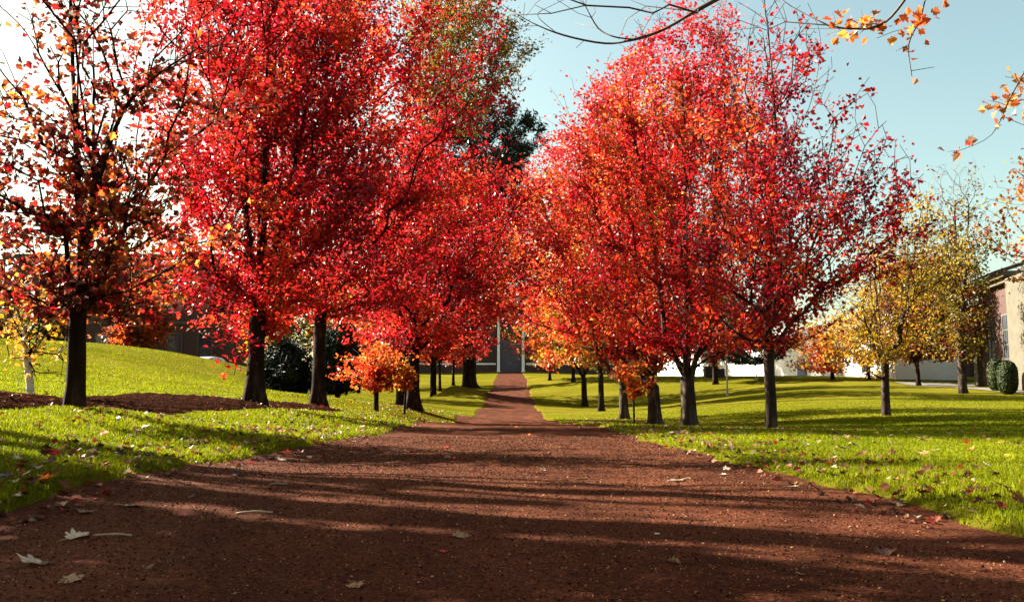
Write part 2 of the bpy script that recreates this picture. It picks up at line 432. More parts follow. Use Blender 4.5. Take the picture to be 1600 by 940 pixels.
# ---------------------------------------------------------------- trees
class Skel:
    def __init__(s):
        s.p = np.zeros((20000, 3)); s.d = np.zeros((20000, 3)); s.l = np.zeros(20000); s.par = np.full(20000, -1); s.n = 0; s.ok = np.ones(20000, bool)
    def add(s, p, par, ok=True):
        i = s.n; s.p[i] = p; s.par[i] = par; s.ok[i] = ok
        if par >= 0:
            d = p - s.p[par]; L = np.linalg.norm(d) + 1e-9; s.d[i] = d / L; s.l[i] = s.l[par] + L
        else: s.d[i] = (0, 0, 1)
        s.n += 1; return i
    def nearest(s, q):
        return int(np.argmin(((s.p[:s.n] - q) ** 2).sum(1)))
    def grow(s, tip, rng, bf=0.3, step=0.3, curl=0.3, down=1.2):
        n = s.n; v = tip - s.p[:n]; L = np.linalg.norm(v, axis=1) + 1e-6
        c = (v * s.d[:n]).sum(1) / L
        cost = L * (1 + 0.8 * (1 - c)) + bf * s.l[:n] + down * np.clip(s.p[:n, 2] - tip[2], 0, None) + np.where(s.ok[:n], 0, 50)
        i = int(np.argmin(cost)); L = L[i]; p0 = s.p[i].copy()
        if L < 0.04: return i
        dd = s.d[i] * 0.6 + v[i] / L * 0.4
        c1 = p0 + dd / np.linalg.norm(dd) * L * 0.45
        k = max(1, int(round(L / step))); cur = i
        for j in range(1, k + 1):
            t = j / k
            q = (1 - t) ** 2 * p0 + 2 * t * (1 - t) * c1 + t * t * tip
            if j < k: q = q + rng.normal(size=3) * 0.035 * min(L, 1.2)
            cur = s.add(q, cur)
        return cur
    def line(s, pts, rng, step=0.3, start=None, wig=0.02):
        cur = s.nearest(pts[0]) if start is None else start
        for q in pts:
            p0 = s.p[cur].copy(); L = np.linalg.norm(q - p0)
            if L < 0.02: continue
            k = max(1, int(round(L / step)))
            for j in range(1, k + 1):
                w = rng.normal(size=3) * wig if j < k else 0
                cur = s.add(p0 + (q - p0) * j / k + w, cur)
        return cur

def tubes(s, rad, chains, seg_fn, wobble, rng, flare=None):
    VV, FF, TT = [], [], []; off = 0
    for ch in chains:
        P = s.p[ch]; R = rad[ch].copy()
        if len(ch) < 2: continue
        R[0] = min(R[0], R[1] * 1.25) if s.par[ch[0]] >= 0 or ch[0] != 0 else R[0]
        k = seg_fn(R[1]); m = len(ch)
        Tn = np.gradient(P, axis=0); Tn /= np.linalg.norm(Tn, axis=1, keepdims=True) + 1e-9
        ref = np.array([1.0, 0.13, 0.07]) if abs(Tn[0, 0]) < .8 else np.array([0.1, 1.0, 0.05])
        A = ref - Tn * (Tn @ ref)[:, None]; A /= np.linalg.norm(A, axis=1, keepdims=True) + 1e-9
        B = np.cross(Tn, A)
        th = np.arange(k) * 2 * math.pi / k
        RR = R[:, None] * np.ones((1, k))
        if flare is not None and ch[0] == 0:
            h = P[:, 2] - P[0, 2]
            fl = np.exp(-np.clip(h, 0, None) / 0.28) * flare
            RR = RR * (1 + fl[:, None] * (0.75 + 0.5 * np.cos(th * 3 + 1)[None] + .25 * np.cos(th * 5)[None]))
        if k >= 8: RR = RR * (1 + wobble * rng.normal(size=RR.shape))
        ring = P[:, None] + RR[..., None] * (np.cos(th)[None, :, None] * A[:, None] + np.sin(th)[None, :, None] * B[:, None])
        VV.append(ring.reshape(-1, 3))
        a = np.arange(k); b = (a + 1) % k
        i0 = off + np.arange(m - 1)[:, None] * k
        F = np.stack([i0 + a, i0 + b, i0 + k + b, i0 + k + a], -1).reshape(-1, 4)
        FF.append(F.ravel()); TT.append(np.full(len(F), 4))
        FF.append(off + (m - 1) * k + a); TT.append(np.array([k]))
        off += m * k
    return np.concatenate(VV), np.concatenate(FF), np.concatenate(TT)

def make_tree(name, label, cat, px, Y, rows, n_tips, n_leaf, size, pal, wts, tw_px, fork_py, seed, group=None, lead=0.6, leaders=0,
              tm='kite', limbs=(), bark='bark', bare=0.0, shell=0.55, gap=0.36, spread_=0.22, depth=1.0, lean=(0, 0), leafmat='leaf', extra_tips=(), 
              flare=0.75, flat=0.6, tipr=0.005, up=0.7, coh=0.78, trunk_px=None, base_xy=None, droop=0.25, gfreq=0.9, backlit_top=None, bf=0.3, down=1.2, bare_top=None, irr=0.75, leaf_px_min=None, pole=0.0):
    rng = np.random.default_rng(seed)
    if base_xy is None:
        bx = at(px, 620, Y)[0]; by = Y
    else: bx, by = base_xy
    bz = ground_z(bx, by) - 0.05
    root = empty(name, (bx, by, bz), label, cat, group)
    O = np.array([bx, by, bz])
    def zz(py): return at(px, py, Y)[2] - bz
    mpp = Y / NF
    rz = np.array([zz(r[0]) for r in rows]); rl = np.array([(px - r[1]) * mpp for r in rows]); rr = np.array([(r[2] - px) * mpp for r in rows])
    o = np.argsort(rz); rz, rl, rr = rz[o], rl[o], rr[o]
    s = Skel()
    s.add(np.zeros(3), -1, False)
    fork = zz(fork_py); top = rz[-1]; lead_h = fork + (top - fork) * lead
    # trunk with a slight sway
    if trunk_px:
        pts = [at(a, b, Y) - O for a, b in trunk_px]
        cur = 0
        cur = s.line(pts, rng, 0.25, 0, 0.008)
    else:
        k = max(4, int(lead_h / 0.25)); cur = 0
        ph = rng.random(2) * 6
        for j in range(1, k + 1):
            t = j / k; h = lead_h * t
            q = np.array([lean[0] * h + 0.05 * math.sin(h * 1.1 + ph[0]) * t, lean[1] * h + 0.05 * math.sin(h * .9 + ph[1]) * t, h])
            cur = s.add(q, cur, h > fork * 0.96)
    for i in range(s.n):
        if s.p[i, 2] < fork * 0.96: s.ok[i] = False
    for lm in limbs:
        pts = [at(a, b, c) - O for a, b, c in lm]
        if len(pts) > 2:
            q = [pts[0]]
            for i in range(len(pts) - 1):
                p0, p1, p2, p3 = pts[max(i - 1, 0)], pts[i], pts[i + 1], pts[min(i + 2, len(pts) - 1)]
                for t in (.25, .5, .75, 1.0):
                    q.append(.5 * (2 * p1 + (p2 - p0) * t + (2 * p0 - 5 * p1 + 4 * p2 - p3) * t * t + (3 * p1 - p0 - 3 * p2 + p3) * t ** 3))
            pts = q
        s.line(pts, rng, 0.22, None, 0.012)
    # leaders rising from the fork
    fk = int(np.argmin(np.abs(s.p[:s.n, 2] - fork) + (s.l[:s.n] > 1e8)))
    for j in range(leaders):
        a = 2 * math.pi * (j + rng.random() * .6) / max(1, leaders)
        ca, sa = math.cos(a), math.sin(a)
        h1 = fork + (top - fork) * (0.3 + 0.1 * rng.random()); h2 = fork + (top - fork) * (0.62 + 0.2 * rng.random())
        R = np.interp(h2, rz, (rl if ca < 0 else rr)) * 0.42
        if lead < .3:
            h0 = fork + (top - fork) * (0.09 + .03 * rng.random()); R0 = np.interp(h0, rz, (rl if ca < 0 else rr))
            R0 = min(R0 * .3, (h0 - fork) * .9); R *= 1.25
            s.line([np.array([ca * R0, sa * R0 * depth, h0]) + s.p[fk] * [1, 1, 0], np.array([ca * R * .6, sa * R * .6 * depth, h1]), np.array([ca * R, sa * R * depth, h2])], rng, 0.25, fk, 0.03)
        else:
            s.line([np.array([ca * R * .55, sa * R * .55 * depth, h1]) + s.p[fk] * [1, 1, 0], np.array([ca * R, sa * R * depth, h2])], rng, 0.25, fk, 0.03)
    # attraction points inside the crown outline
    tips = []
    w = np.maximum(rl + rr, 0.05) ** 2
    zs = np.linspace(rz[0], rz[-1], 200); wz = np.interp(zs, rz, w); cz = np.cumsum(wz); cz /= cz[-1]
    tries = 0
    off3 = rng.random(3) * 50
    while len(tips) < n_tips and tries < 40:
        m = n_tips
        z = np.interp(rng.random(m), cz, zs); a = rng.random(m) * 2 * math.pi
        ca, sa = np.cos(a), np.sin(a)
        L_, R_ = np.interp(z, rz, rl), np.interp(z, rz, rr)
        cx = (R_ - L_) / 2; hw = (R_ + L_) / 2
        rad_ = rng.random(m) ** shell
        zt_ = (z - (rz[0] + rz[-1]) / 2) / max(.5, (rz[-1] - rz[0]) / 2)
        rad_ = rad_ * (0.66 + irr * vnoise(np.stack([ca * 1.3, sa * 1.3, zt_ * 2.2], 1) + off3, 1.7))
        q = np.stack([cx + hw * rad_ * ca, hw * depth * rad_ * sa, z + rng.normal(size=m) * 0.08], 1)
        keep = vnoise(q + off3, gfreq) * .6 + vnoise(q + off3 + 9, gfreq * 2.3) * .4 > gap
        tips += list(q[keep]); tries += 1
    tips = np.array(tips[:n_tips])
    if len(extra_tips): tips = np.vstack([tips, np.array([at(a, b, c) - O for a, b, c in extra_tips])])
    c0 = np.array([0, 0, fork]); order = np.argsort(np.linalg.norm((tips - c0) * [1, 1, 0.8], axis=1))
    ends = []
    for q in tips[order]:
        if s.n > 19900: break
        ends.append(s.grow(q, rng, bf=bf, down=down))
    n = s.n; par = s.par[:n]
    # radii by the pipe model
    nch = np.zeros(n, int)
    for i in range(1, n): nch[par[i]] += 1
    Rb = tw_px * mpp / 2 * 0.86
    nt = int((nch == 0).sum())
    e = math.log(max(nt, 3)) / math.log(Rb / tipr); e = min(max(e, 1.6), 3.2)
    acc = np.zeros(n); rad = np.zeros(n)
    for i in range(n - 1, -1, -1):
        if nch[i] == 0: acc[i] = tipr ** e
        rad[i] = acc[i] ** (1 / e)
        if i: acc[par[i]] += acc[i]
    rad *= Rb / rad[0]; rad = np.maximum(rad, tipr * 0.7)
    if pole > 0:
        for i in range(n):
            if abs(s.p[i, 0]) < .12 and abs(s.p[i, 1]) < .12 and s.p[i, 2] < lead_h + .01: rad[i] = max(rad[i], Rb * (1 - (1 - pole) * s.p[i, 2] / lead_h))
    # chains
    best = np.full(n, -1); 
    for i in range(1, n):
        p_ = par[i]
        if best[p_] < 0 or rad[i] > rad[best[p_]]: best[p_] = i
    chains = []
    for i in range(n):
        if i == 0 or best[par[i]] != i:
            ch = [] if i == 0 else [par[i]]
            j = i
            while j >= 0: ch.append(j); j = best[j]
            chains.append(np.array(ch))
    main = chains[0]; oth = chains[1:]
    vfl = rad[main] > 0.3 * Rb
    cut = max(3, int(vfl.sum()))
    tr_ch = main[:cut + 1]; rest = main[cut:]
    seg = lambda r: 12 if r > .07 else (8 if r > .035 else (5 if r > .014 else 3))
    if pole > 0: tr_ch = main; V, F, T = tubes(s, rad, [main] + oth, seg, 0.03, rng, flare); oth = []; rest = []
    else: V, F, T = tubes(s, rad, [tr_ch], lambda r: 14, 0.03, rng, flare)
    mesh_np('trunk', V, F, T, M[bark], root, smooth=True)
    if len(rest) > 1: oth = [rest] + oth
    if oth:
        V, F, T = tubes(s, rad, oth, seg, 0.03, rng)
        mesh_np('branches', V, F, T, M[bark if bark != 'birch' else 'pale_bark'], root, smooth=True)
    # leaves round the ends of the twigs
    ends = np.array(ends); 
    if bare > 0: ends = ends[rng.random(len(ends)) > bare]
    if bare_top is not None:
        zt = s.p[ends, 2] / top; ends = ends[rng.random(len(ends)) > smooth(bare_top[0], bare_top[1], zt) * bare_top[2]]
    if leaf_px_min is not None:
        W = s.p[ends] + O; ends = ends[800 + NF * W[:, 0] / W[:, 1] > leaf_px_min]
    if n_leaf and len(ends):
        dens = rng.random(len(ends)) ** 1.0 + 0.35; dens /= dens.sum()
        idx = rng.choice(len(ends), size=n_leaf, p=dens)
        an = ends[idx].copy()
        for _ in range(3):
            pa = np.maximum(par[an], 0); mv = (rng.random(n_leaf) < .5) & (rad[pa] < max(tipr * 4, .018))
            an = np.where(mv, pa, an)
        E = s.p[an]; Pn = s.p[np.maximum(par[an], 0)]
        t = rng.random((n_leaf, 1))
        C = E + (Pn - E) * t * 1.2
        P = C + rng.normal(size=(n_leaf, 3)) * spread_ * .66 * np.array([1, 1, flat])
        cn = rng.normal(size=(len(ends), 3)) * .55
        N = rng.normal(size=(n_leaf, 3)) * 0.5 + cn[idx] + np.array([0, 0, up])
        sz = size * (0.6 + 0.7 * rng.random(n_leaf))
        cols = pick_colors(rng, P, pal, wts, coh)
        if backlit_top is not None:  # backlight against the sky put into the leaf colour towards the top
            h = (P[:, 2] / top); k = rng.random(n_leaf) < smooth(backlit_top[1], backlit_top[2], h) * backlit_top[3]
            cols[k] = LEAFK * np.array(PAL[backlit_top[0]]) * (0.7 + 0.6 * rng.random((k.sum(), 1)))
        scatter('crown', tmpl(tm), P, N, sz, cols, M[leafmat], root, rng, droop)
    return root

REDS = (['maroon', 'crimson', 'red', 'scarlet', 'orange'], [2.0, 3.4, 4, 1.1, .3])
ORED = (['crimson', 'red', 'scarlet', 'orange', 'gold'], [2.8, 3.4, 2.4, 1.0, .3])
YELL = (['olive', 'yellow', 'gold', 'orange'], [2.5, 3, 2, .6])
OLIV = (['brown', 'olive', 'lime'], [1.5, 3, .8])
ROWL, ROWR = 'maples in the left row along the path', 'maples in the right row along the path'

# --- left row
make_tree('maple_tree', 'sparse brown and orange maple with dark forked trunk at the picture left', 'tree', 117, 8.0,
          [(-140, 60, 180), (0, -10, 330), (150, -60, 370), (300, -70, 350), (400, -60, 300), (470, -40, 250), (500, 20, 180)], 700, 7000, 0.066,
          ['dark', 'brown', 'maroon', 'red', 'brown', 'orange', 'gold'], [3.0, 2.6, 1.6, 1.0, 1.6, 1.3, .5], 29, 470, 11, ROWL, tm='maple', leaders=0, coh=.35,
          trunk_px=[(120, 560), (124, 470), (130, 380), (122, 300), (118, 220), (114, 120), (110, 0), (106, -120)],
          limbs=[[(124, 470, 8), (95, 450, 7.8), (50, 405, 7.5), (0, 375, 7.2)], [(118, 240, 8), (85, 190, 8.1), (40, 160, 8.2), (-20, 150, 8.3)],
                 [(116, 180, 8), (80, 120, 7.9), (40, 50, 7.8), (0, 10, 7.7)], [(126, 420, 8), (145, 330, 8.2), (146, 200, 8.4), (146, 30, 8.5)],
                 [(130, 380, 8), (180, 200, 7.6), (230, 130, 7.4), (310, 75, 7.2)], [(122, 300, 8), (60, 240, 7.6), (0, 200, 7.3)]],
          bare=0.15, gap=0.42, spread_=0.15, tipr=0.0045, depth=1.1, flare=.35, gfreq=1.3, bare_top=(.45, .8, .55))
make_tree('maple_tree', 'large dense crimson maple with flared trunk base in the mulch', 'tree', 398, 15,
          [(-190, 330, 470), (-60, 230, 590), (80, 185, 650), (220, 190, 650), (340, 200, 620), (420, 215, 560), (480, 230, 500), (540, 320, 420), (600, 330, 380)], 1900, 46000, 0.086,
          *REDS, 29, 480, 12, ROWL, lead=.5, leaders=5, tm='kite', depth=.95, gap=.36, spread_=.2, extra_tips=[(360, 585, 14.6), (350, 570, 14.6), (370, 560, 14.7), (355, 530, 14.7)], flare=.7,
          backlit_top=('backlit_pink', .6, 1.0, .4))
make_tree('maple_tree', 'crimson maple behind the flared one, its slim dark trunk before the evergreens', 'tree', 497, 20,
          [(-150, 430, 600), (-60, 330, 700), (60, 290, 748), (180, 280, 772), (280, 300, 795), (380, 320, 760), (450, 350, 700), (490, 400, 640)], 1900, 42000, 0.10,
          *REDS, 22, 500, 13, ROWL, lead=.6, leaders=5, depth=.85, gap=.36, spread_=.24)
make_tree('maple_tree', 'dark red maple shading the path, third in the left row', 'tree', 645, 27,
          [(200, 590, 730), (260, 520, 800), (310, 480, 865), (420, 490, 850), (490, 530, 800), (540, 560, 750)], 1400, 26000, 0.12,
          ['maroon', 'crimson', 'red', 'scarlet', 'orange'], [3, 3, 3, 1, .5], 21, 560, 14, ROWL, lead=.5, leaders=5, tm='kite', spread_=.28, shell=.5)
make_tree('maple_tree', 'thick pale-rooted trunk just behind the third red maple on the left', 'tree', 628, 33,
          [(260, 590, 690), (340, 530, 740), (450, 520, 750), (530, 560, 720)], 500, 9000, 0.14,
          ['maroon', 'crimson', 'red', 'orange'], [3, 3, 2, 1], 20, 570, 15, ROWL, lead=.5, leaders=4, tm='spray', spread_=.3)
make_tree('maple_tree', 'distant red maple with short leaning trunk left of the path', 'tree', 677, 65,
          [(270, 650, 760), (340, 610, 815), (450, 590, 820), (520, 600, 790), (560, 620, 760)], 800, 14000, 0.23,
          ['maroon', 'red', 'scarlet', 'orange'], [2, 3, 2, 1.2], 11, 575, 16, ROWL, lead=.4, leaders=4, tm='spray', spread_=.4)
make_tree('maple_tree', 'far slim red maple farther up the left row', 'tree', 708, 88,
          [(420, 690, 726), (480, 660, 765), (540, 650, 770), (568, 680, 750)], 260, 4500, 0.24,
          ['maroon', 'red', 'scarlet', 'orange'], [2, 3, 2, 1.5], 5, 572, 17, ROWL, lead=.5, leaders=3, tm='spray', spread_=.5)
make_tree('maple_tree', 'far thin-trunked orange maple between the leaning one and the slim one', 'tree', 687, 80,
          [(470, 670, 700), (520, 640, 735), (560, 650, 720)], 220, 3500, 0.2, ['red', 'scarlet', 'orange'], [2, 2, 2], 5, 575, 18, ROWL, lead=.5, leaders=3, tm='spray', spread_=.45)

# --- right row
make_tree('maple_tree', 'tall thin maple with bare purple-tipped limbs, nearest on the right', 'tree', 1203, 14,
          [(-60, 1180, 1230), (40, 1130, 1290), (130, 1090, 1345), (220, 1060, 1415), (300, 1040, 1455), (380, 1040, 1450), (450, 1070, 1390), (510, 1110, 1320), (545, 1150, 1260)], 1600, 13500, 0.08,
          ['purple', 'maroon', 'crimson', 'red', 'scarlet', 'orange'], [1.6, 2, 2.6, 2.4, 1.4, .8], 19, 500, 21, ROWR, tm='kite', bark='pale_bark',
          trunk_px=[(1203, 600), (1200, 520), (1197, 440), (1199, 370), (1207, 290), (1212, 200), (1206, 110), (1196, 20), (1192, -40)],
          limbs=[[(1205, 300, 14), (1240, 220, 14.2), (1270, 150, 14.4), (1282, 60, 14.6), (1262, 5, 14.7)], [(1198, 540, 14), (1260, 530, 13.4), (1320, 490, 13.0), (1385, 440, 12.6)],
                 [(1198, 460, 14), (1250, 370, 14.4), (1320, 330, 14.7), (1400, 280, 15.0)], [(1199, 540, 14), (1168, 500, 14.3), (1160, 455, 14.5)],
                 [(1199, 400, 14), (1160, 290, 14.8), (1150, 180, 15.2), (1160, 90, 15.4)], [(1205, 330, 14), (1260, 250, 13.2), (1330, 210, 12.8)]],
          gap=.38, spread_=.16, bare=.12, tipr=.0045, flare=.35, bare_top=(.6, .95, .85), coh=.7)
make_tree('maple_tree', 'broad orange-red maple with wide trunk, second in the right row', 'tree', 1075, 20,
          [(-20, 1040, 1120), (50, 965, 1190), (140, 910, 1230), (240, 870, 1250), (340, 870, 1260), (430, 890, 1255), (500, 920, 1220), (545, 970, 1190)], 1700, 34000, 0.098,
          *ORED, 25, 590, 22, ROWR, lead=.12, leaders=6, depth=.9, spread_=.22, bark='pale_bark', backlit_top=('backlit_pink', .6, 1.0, .5), gap=.37)
make_tree('maple_tree', 'scarlet maple forking low, third in the right row', 'tree', 1022, 25,
          [(60, 990, 1070), (130, 900, 1110), (210, 845, 1140), (300, 835, 1150), (390, 840, 1150), (470, 870, 1150), (530, 900, 1120), (555, 930, 1090)], 1500, 27000, 0.11,
          *ORED, 22, 595, 23, ROWR, lead=.12, leaders=6, depth=.85, spread_=.26, bark='pale_bark', backlit_top=('backlit_pink', .65, 1.0, .5), gap=.37,
          limbs=[[(1015, 600, 25), (985, 570, 24.6), (940, 530, 24.2), (890, 500, 23.8)]])
make_tree('maple_tree', 'pale crooked trunk leaning left under red leaves, fourth on the right', 'tree', 974, 34,
          [(170, 910, 1010), (240, 820, 1050), (300, 775, 1070), (430, 755, 1060), (495, 775, 1050), (530, 860, 1020)], 1200, 24000, 0.135,
          ['crimson', 'red', 'scarlet', 'orange', 'gold'], [1.5, 3, 3, 1.6, .7], 15, 600, 24, ROWR, lead=.1, leaders=5, spread_=.32, bark='pale_bark', shell=.5)
make_tree('maple_tree', 'straight dark trunk beneath green and gold leaves, fifth on the right', 'tree', 939, 50,
          [(260, 910, 960), (330, 850, 1000), (420, 815, 1010), (500, 815, 1000), (560, 840, 990), (575, 870, 970)], 800, 12000, 0.19,
          ['green', 'olive', 'yellow', 'gold', 'orange', 'scarlet'], [2.2, 1.3, 1.5, 1.5, 1.2, 1.0], 10, 585, 25, ROWR, lead=.3, leaders=4, spread_=.35, tm='spray', depth=.8)
make_tree('maple_tree', 'twin-stemmed maple with gold and red leaves, sixth on the right', 'tree', 913, 60,
          [(270, 850, 930), (330, 800, 960), (430, 780, 970), (510, 780, 960), (560, 800, 950)], 700, 12000, 0.18,
          ['red', 'scarlet', 'orange', 'gold', 'yellow'], [2, 2, 2, 1.6, 1.0], 10, 590, 26, ROWR, lead=.2, leaders=4, spread_=.4, tm='spray', depth=.8)
make_tree('maple_tree', 'small far maple with a dark stem, seventh on the right', 'tree', 896, 76,
          [(380, 880, 910), (450, 840, 940), (520, 830, 945), (562, 850, 930)], 350, 5500, 0.22, ['red', 'scarlet', 'orange', 'gold'], [2, 2, 2, 1], 6, 575, 27, ROWR, lead=.3, leaders=3, spread_=.5, tm='spray')
make_tree('maple_tree', 'farthest orange maple on the right, close to the hall', 'tree', 859, 90,
          [(450, 845, 875), (500, 825, 900), (550, 828, 895), (572, 840, 880)], 260, 4000, 0.26, ['red', 'scarlet', 'orange', 'gold'], [2, 2, 2, 1], 5, 574, 28, ROWR, lead=.4, leaders=3, spread_=.6, tm='spray')

# --- young trees
make_tree('sapling', 'young orange-leaved maple on the left with short dark trunk', 'sapling', 588, 25,
          [(525, 575, 605), (548, 545, 635), (572, 536, 640), (592, 545, 630), (606, 565, 610)], 300, 1900, 0.11, ['scarlet', 'orange', 'orange', 'gold'], [2, 3, 2, 1], 9, 600, 31,
          lead=.5, leaders=4, spread_=.13, flare=.1, tm='spray', irr=1.3, gap=.42, gfreq=2.2)
make_tree('sapling', 'small golden sapling hugging the big trunk beside the orange one', 'sapling', 632, 25.6,
          [(570, 620, 645), (588, 615, 648), (605, 620, 645)], 110, 700, 0.12, ['orange', 'gold', 'yellow'], [2, 3, 1], 4, 612, 32, lead=.5, leaders=2, spread_=.12, flare=.1, tm='spray')
make_tree('sapling', 'thin pale-stemmed orange sapling beside the path on the right', 'sapling', 990, 21,
          [(562, 975, 1005), (580, 958, 1012), (600, 962, 1010), (614, 975, 1000)], 150, 650, 0.10, ['orange', 'orange', 'gold'], [1.5, 2, 1.6], 3.6, 614, 33, lead=.6, leaders=2, spread_=.1, flare=.1, bark='pale_bark', tm='spray', irr=1.3, gap=.42, gfreq=2.2)
make_tree('birch_tree', 'leaning white birch with few yellow leaves at the far left', 'tree', 48, 11,
          [(380, -30, 40), (440, -60, 90), (500, -60, 130), (560, -20, 130), (600, 20, 110)], 150, 420, 0.06, ['olive', 'yellow', 'gold'], [1, 3, 2], 13, 560, 34,
          trunk_px=[(47, 600), (42, 560), (33, 510), (24, 470), (14, 420)], limbs=[[(38, 540, 11), (70, 510, 10.8), (110, 490, 10.6)], [(33, 510, 11), (28, 480, 11.1), (30, 440, 11.2)]],
          bark='birch', spread_=.16, flare=.1, tipr=.004, tm='maple', down=.3)

# --- lawn trees on the right
make_tree('yellow_tree', 'yellow-leaved tree with a low left limb on the right lawn', 'tree', 1383, 25,
          [(290, 1410, 1470), (350, 1365, 1500), (430, 1320, 1520), (500, 1280, 1505), (545, 1260, 1460), (568, 1290, 1400)], 900, 5600, 0.10,
          ['olive', 'lime', 'yellow', 'lime', 'yellow', 'gold'], [1.8, 2, 2, 2, 2, .8], 14, 560, 41, lead=.1, leaders=5, spread_=.25, gap=.40, bark='pale_bark',
          limbs=[[(1383, 592, 25), (1345, 582, 24.6), (1310, 555, 24.2)]], flare=.4)
make_tree('olive_tree', 'tall sparse tree with straight grey trunk before the brick hall', 'tree', 1505, 45,
          [(255, 1480, 1545), (320, 1455, 1565), (400, 1440, 1565), (470, 1440, 1560), (530, 1455, 1545), (560, 1470, 1530)], 800, 7000, 0.17,
          *OLIV, 14, 520, 42, lead=.7, leaders=3, spread_=.38, gap=.38, bark='pale_bark', bare_top=(.5, .85, .85), flare=.4)
make_tree('yellow_tree', 'small golden tree before the white building, nearest the blue door', 'tree', 1302, 62,
          [(480, 1280, 1320), (520, 1240, 1345), (560, 1225, 1350), (580, 1240, 1330)], 320, 3600, 0.2, ['yellow', 'gold', 'orange', 'scarlet'], [3, 2, 1.5, 1], 6, 575, 43, lead=.2, leaders=4, spread_=.4, tm='spray', gap=.42)
make_tree('yellow_tree', 'thin olive tree before the white building, right of the golden one', 'tree', 1358, 60,
          [(470, 1340, 1380), (520, 1320, 1405), (565, 1330, 1395)], 260, 2200, 0.2, ['olive', 'yellow', 'gold'], [2, 2, 1], 6, 575, 44, lead=.3, leaders=3, spread_=.4, tm='spray', gap=.42)
make_tree('brown_tree', 'russet tree standing before the low brick wing', 'tree', 1436, 54,
          [(390, 1410, 1480), (440, 1375, 1515), (520, 1375, 1520), (560, 1400, 1505)], 600, 15000, 0.2, ['dark', 'brown', 'olive', 'orange'], [2, 2, 2, .6], 7, 578, 45, lead=.3, leaders=4, spread_=.4, tm='spray')
make_tree('brown_tree', 'orange-brown tree reaching in from the right picture edge', 'tree', 1690, 22,
          [(200, 1660, 1720), (270, 1590, 1780), (340, 1570, 1800), (400, 1575, 1800), (440, 1600, 1780)], 400, 5000, 0.12, ['brown', 'olive', 'orange', 'gold'], [2, 2, 2, 1], 18, 470, 46, lead=.4, leaders=4, spread_=.28)

# --- background trees
make_tree('pine_tree', 'tall black-green pine with thick dark trunk, its top showing past the red crowns', 'tree', 733, 85,
          [(160, 715, 795), (185, 660, 835), (230, 620, 858), (275, 600, 852), (340, 590, 840), (420, 590, 820), (500, 620, 800)], 1000, 64000, 0.56,
          ['spruce', 'spruce2'], [2, 1], 25, 520, 51, lead=.95, leaders=0, tm='needle', spread_=.55, irr=.5, tipr=.015, leafmat='needle', flat=.5, up=.4, shell=.4, gap=.40, gfreq=.45)
make_tree('tall_tree', 'very tall thin olive tree, half bare, above the pine', 'tree', 650, 50,
          [(-40, 620, 790), (20, 610, 818), (60, 610, 832), (110, 610, 826), (150, 620, 806), (200, 630, 765)], 1300, 19000, 0.16,
          ['olive', 'olive', 'green', 'brown'], [2, 2, 1.5, 1], 12, 240, 52, lead=.6, leaders=4, tm='spray', spread_=.35, bark='bark', bare=.25, gap=.36, irr=.6)
make_tree('evergreen_shrub', 'dark spreading evergreen left of the slim crimson maple trunk', 'evergreen', 447, 34,
          [(528, 430, 462), (555, 410, 485), (585, 402, 492), (606, 400, 496)], 420, 24000, 0.26, ['spruce', 'spruce2'], [2, 1], 9, 605, 53, lead=.8, tm='needle', spread_=.2, leafmat='needle', gap=.25, flare=.1)
make_tree('evergreen_shrub', 'dark taller evergreen right of the slim crimson maple trunk', 'evergreen', 527, 34,
          [(500, 515, 540), (540, 500, 560), (580, 492, 566), (608, 490, 566)], 420, 26000, 0.26, ['spruce', 'spruce2'], [2, 1], 9, 605, 54, lead=.8, tm='needle', spread_=.2, leafmat='needle', gap=.25, flare=.1)
make_tree('cedar_tree', 'drooping dark cedar before the white building', 'evergreen', 1118, 66,
          [(440, 1090, 1160), (500, 1060, 1215), (535, 1060, 1245), (555, 1080, 1240), (568, 1100, 1200)], 460, 26000, 0.34, ['spruce', 'spruce2'], [2, 1], 9, 565, 55, lead=.8, tm='needle', spread_=.35, leafmat='needle', flat=.4, down=.1)
BG = 'autumn trees beyond the lawns'
for i, (px, Y, t, b, w, pal, lab) in enumerate([
        (440, 60, 380, 575, 75, ['green', 'olive', 'yellow', 'orange'], 'yellow-green tree behind the left evergreens'),
        (560, 66, 400, 570, 70, ['olive', 'yellow', 'orange'], 'gold and olive tree behind the orange sapling'),
        (610, 85, 330, 565, 90, ['maroon', 'brown', 'red'], 'dark russet tree filling the gap behind the left row'),
        (70, 50, 455, 545, 45, ['green', 'olive', 'brown', 'olive', 'yellow'], 'low olive tree on the left hill crest behind the birch'),
        (-40, 55, 400, 545, 80, ['brown', 'olive', 'yellow'], 'olive tree on the hill crest cut by the left picture edge'),
        (205, 62, 440, 545, 55, ['red', 'orange', 'brown'], 'russet tree before the left brick hall'),
        (1000, 95, 430, 580, 60, ['brown', 'olive', 'orange'], 'brown tree left of the white building'),
        (1420, 98, 400, 580, 60, ['olive', 'brown', 'yellow'], 'dull olive tree rising behind the low brick wing'),
        (860, 130, 440, 570, 50, ['red', 'orange', 'brown'], 'red-brown tree behind the hall at the path end'),
        (700, 130, 400, 570, 60, ['maroon', 'red', 'brown'], 'maroon tree behind the left end of the hall')]):
    make_tree('autumn_tree', lab, 'tree', px, Y, [(t, px - w * .35, px + w * .35), (t + (b - t) * .25, px - w * .85, px + w * .85), (t + (b - t) * .6, px - w, px + w), (b, px - w * .7, px + w * .7)],
              300, 5500, 0.0044 * Y, pal, [1.5] * len(pal), 480 / Y, b + 4, 60 + i, BG, lead=.4, leaders=4, tm='spray', spread_=.008 * Y)

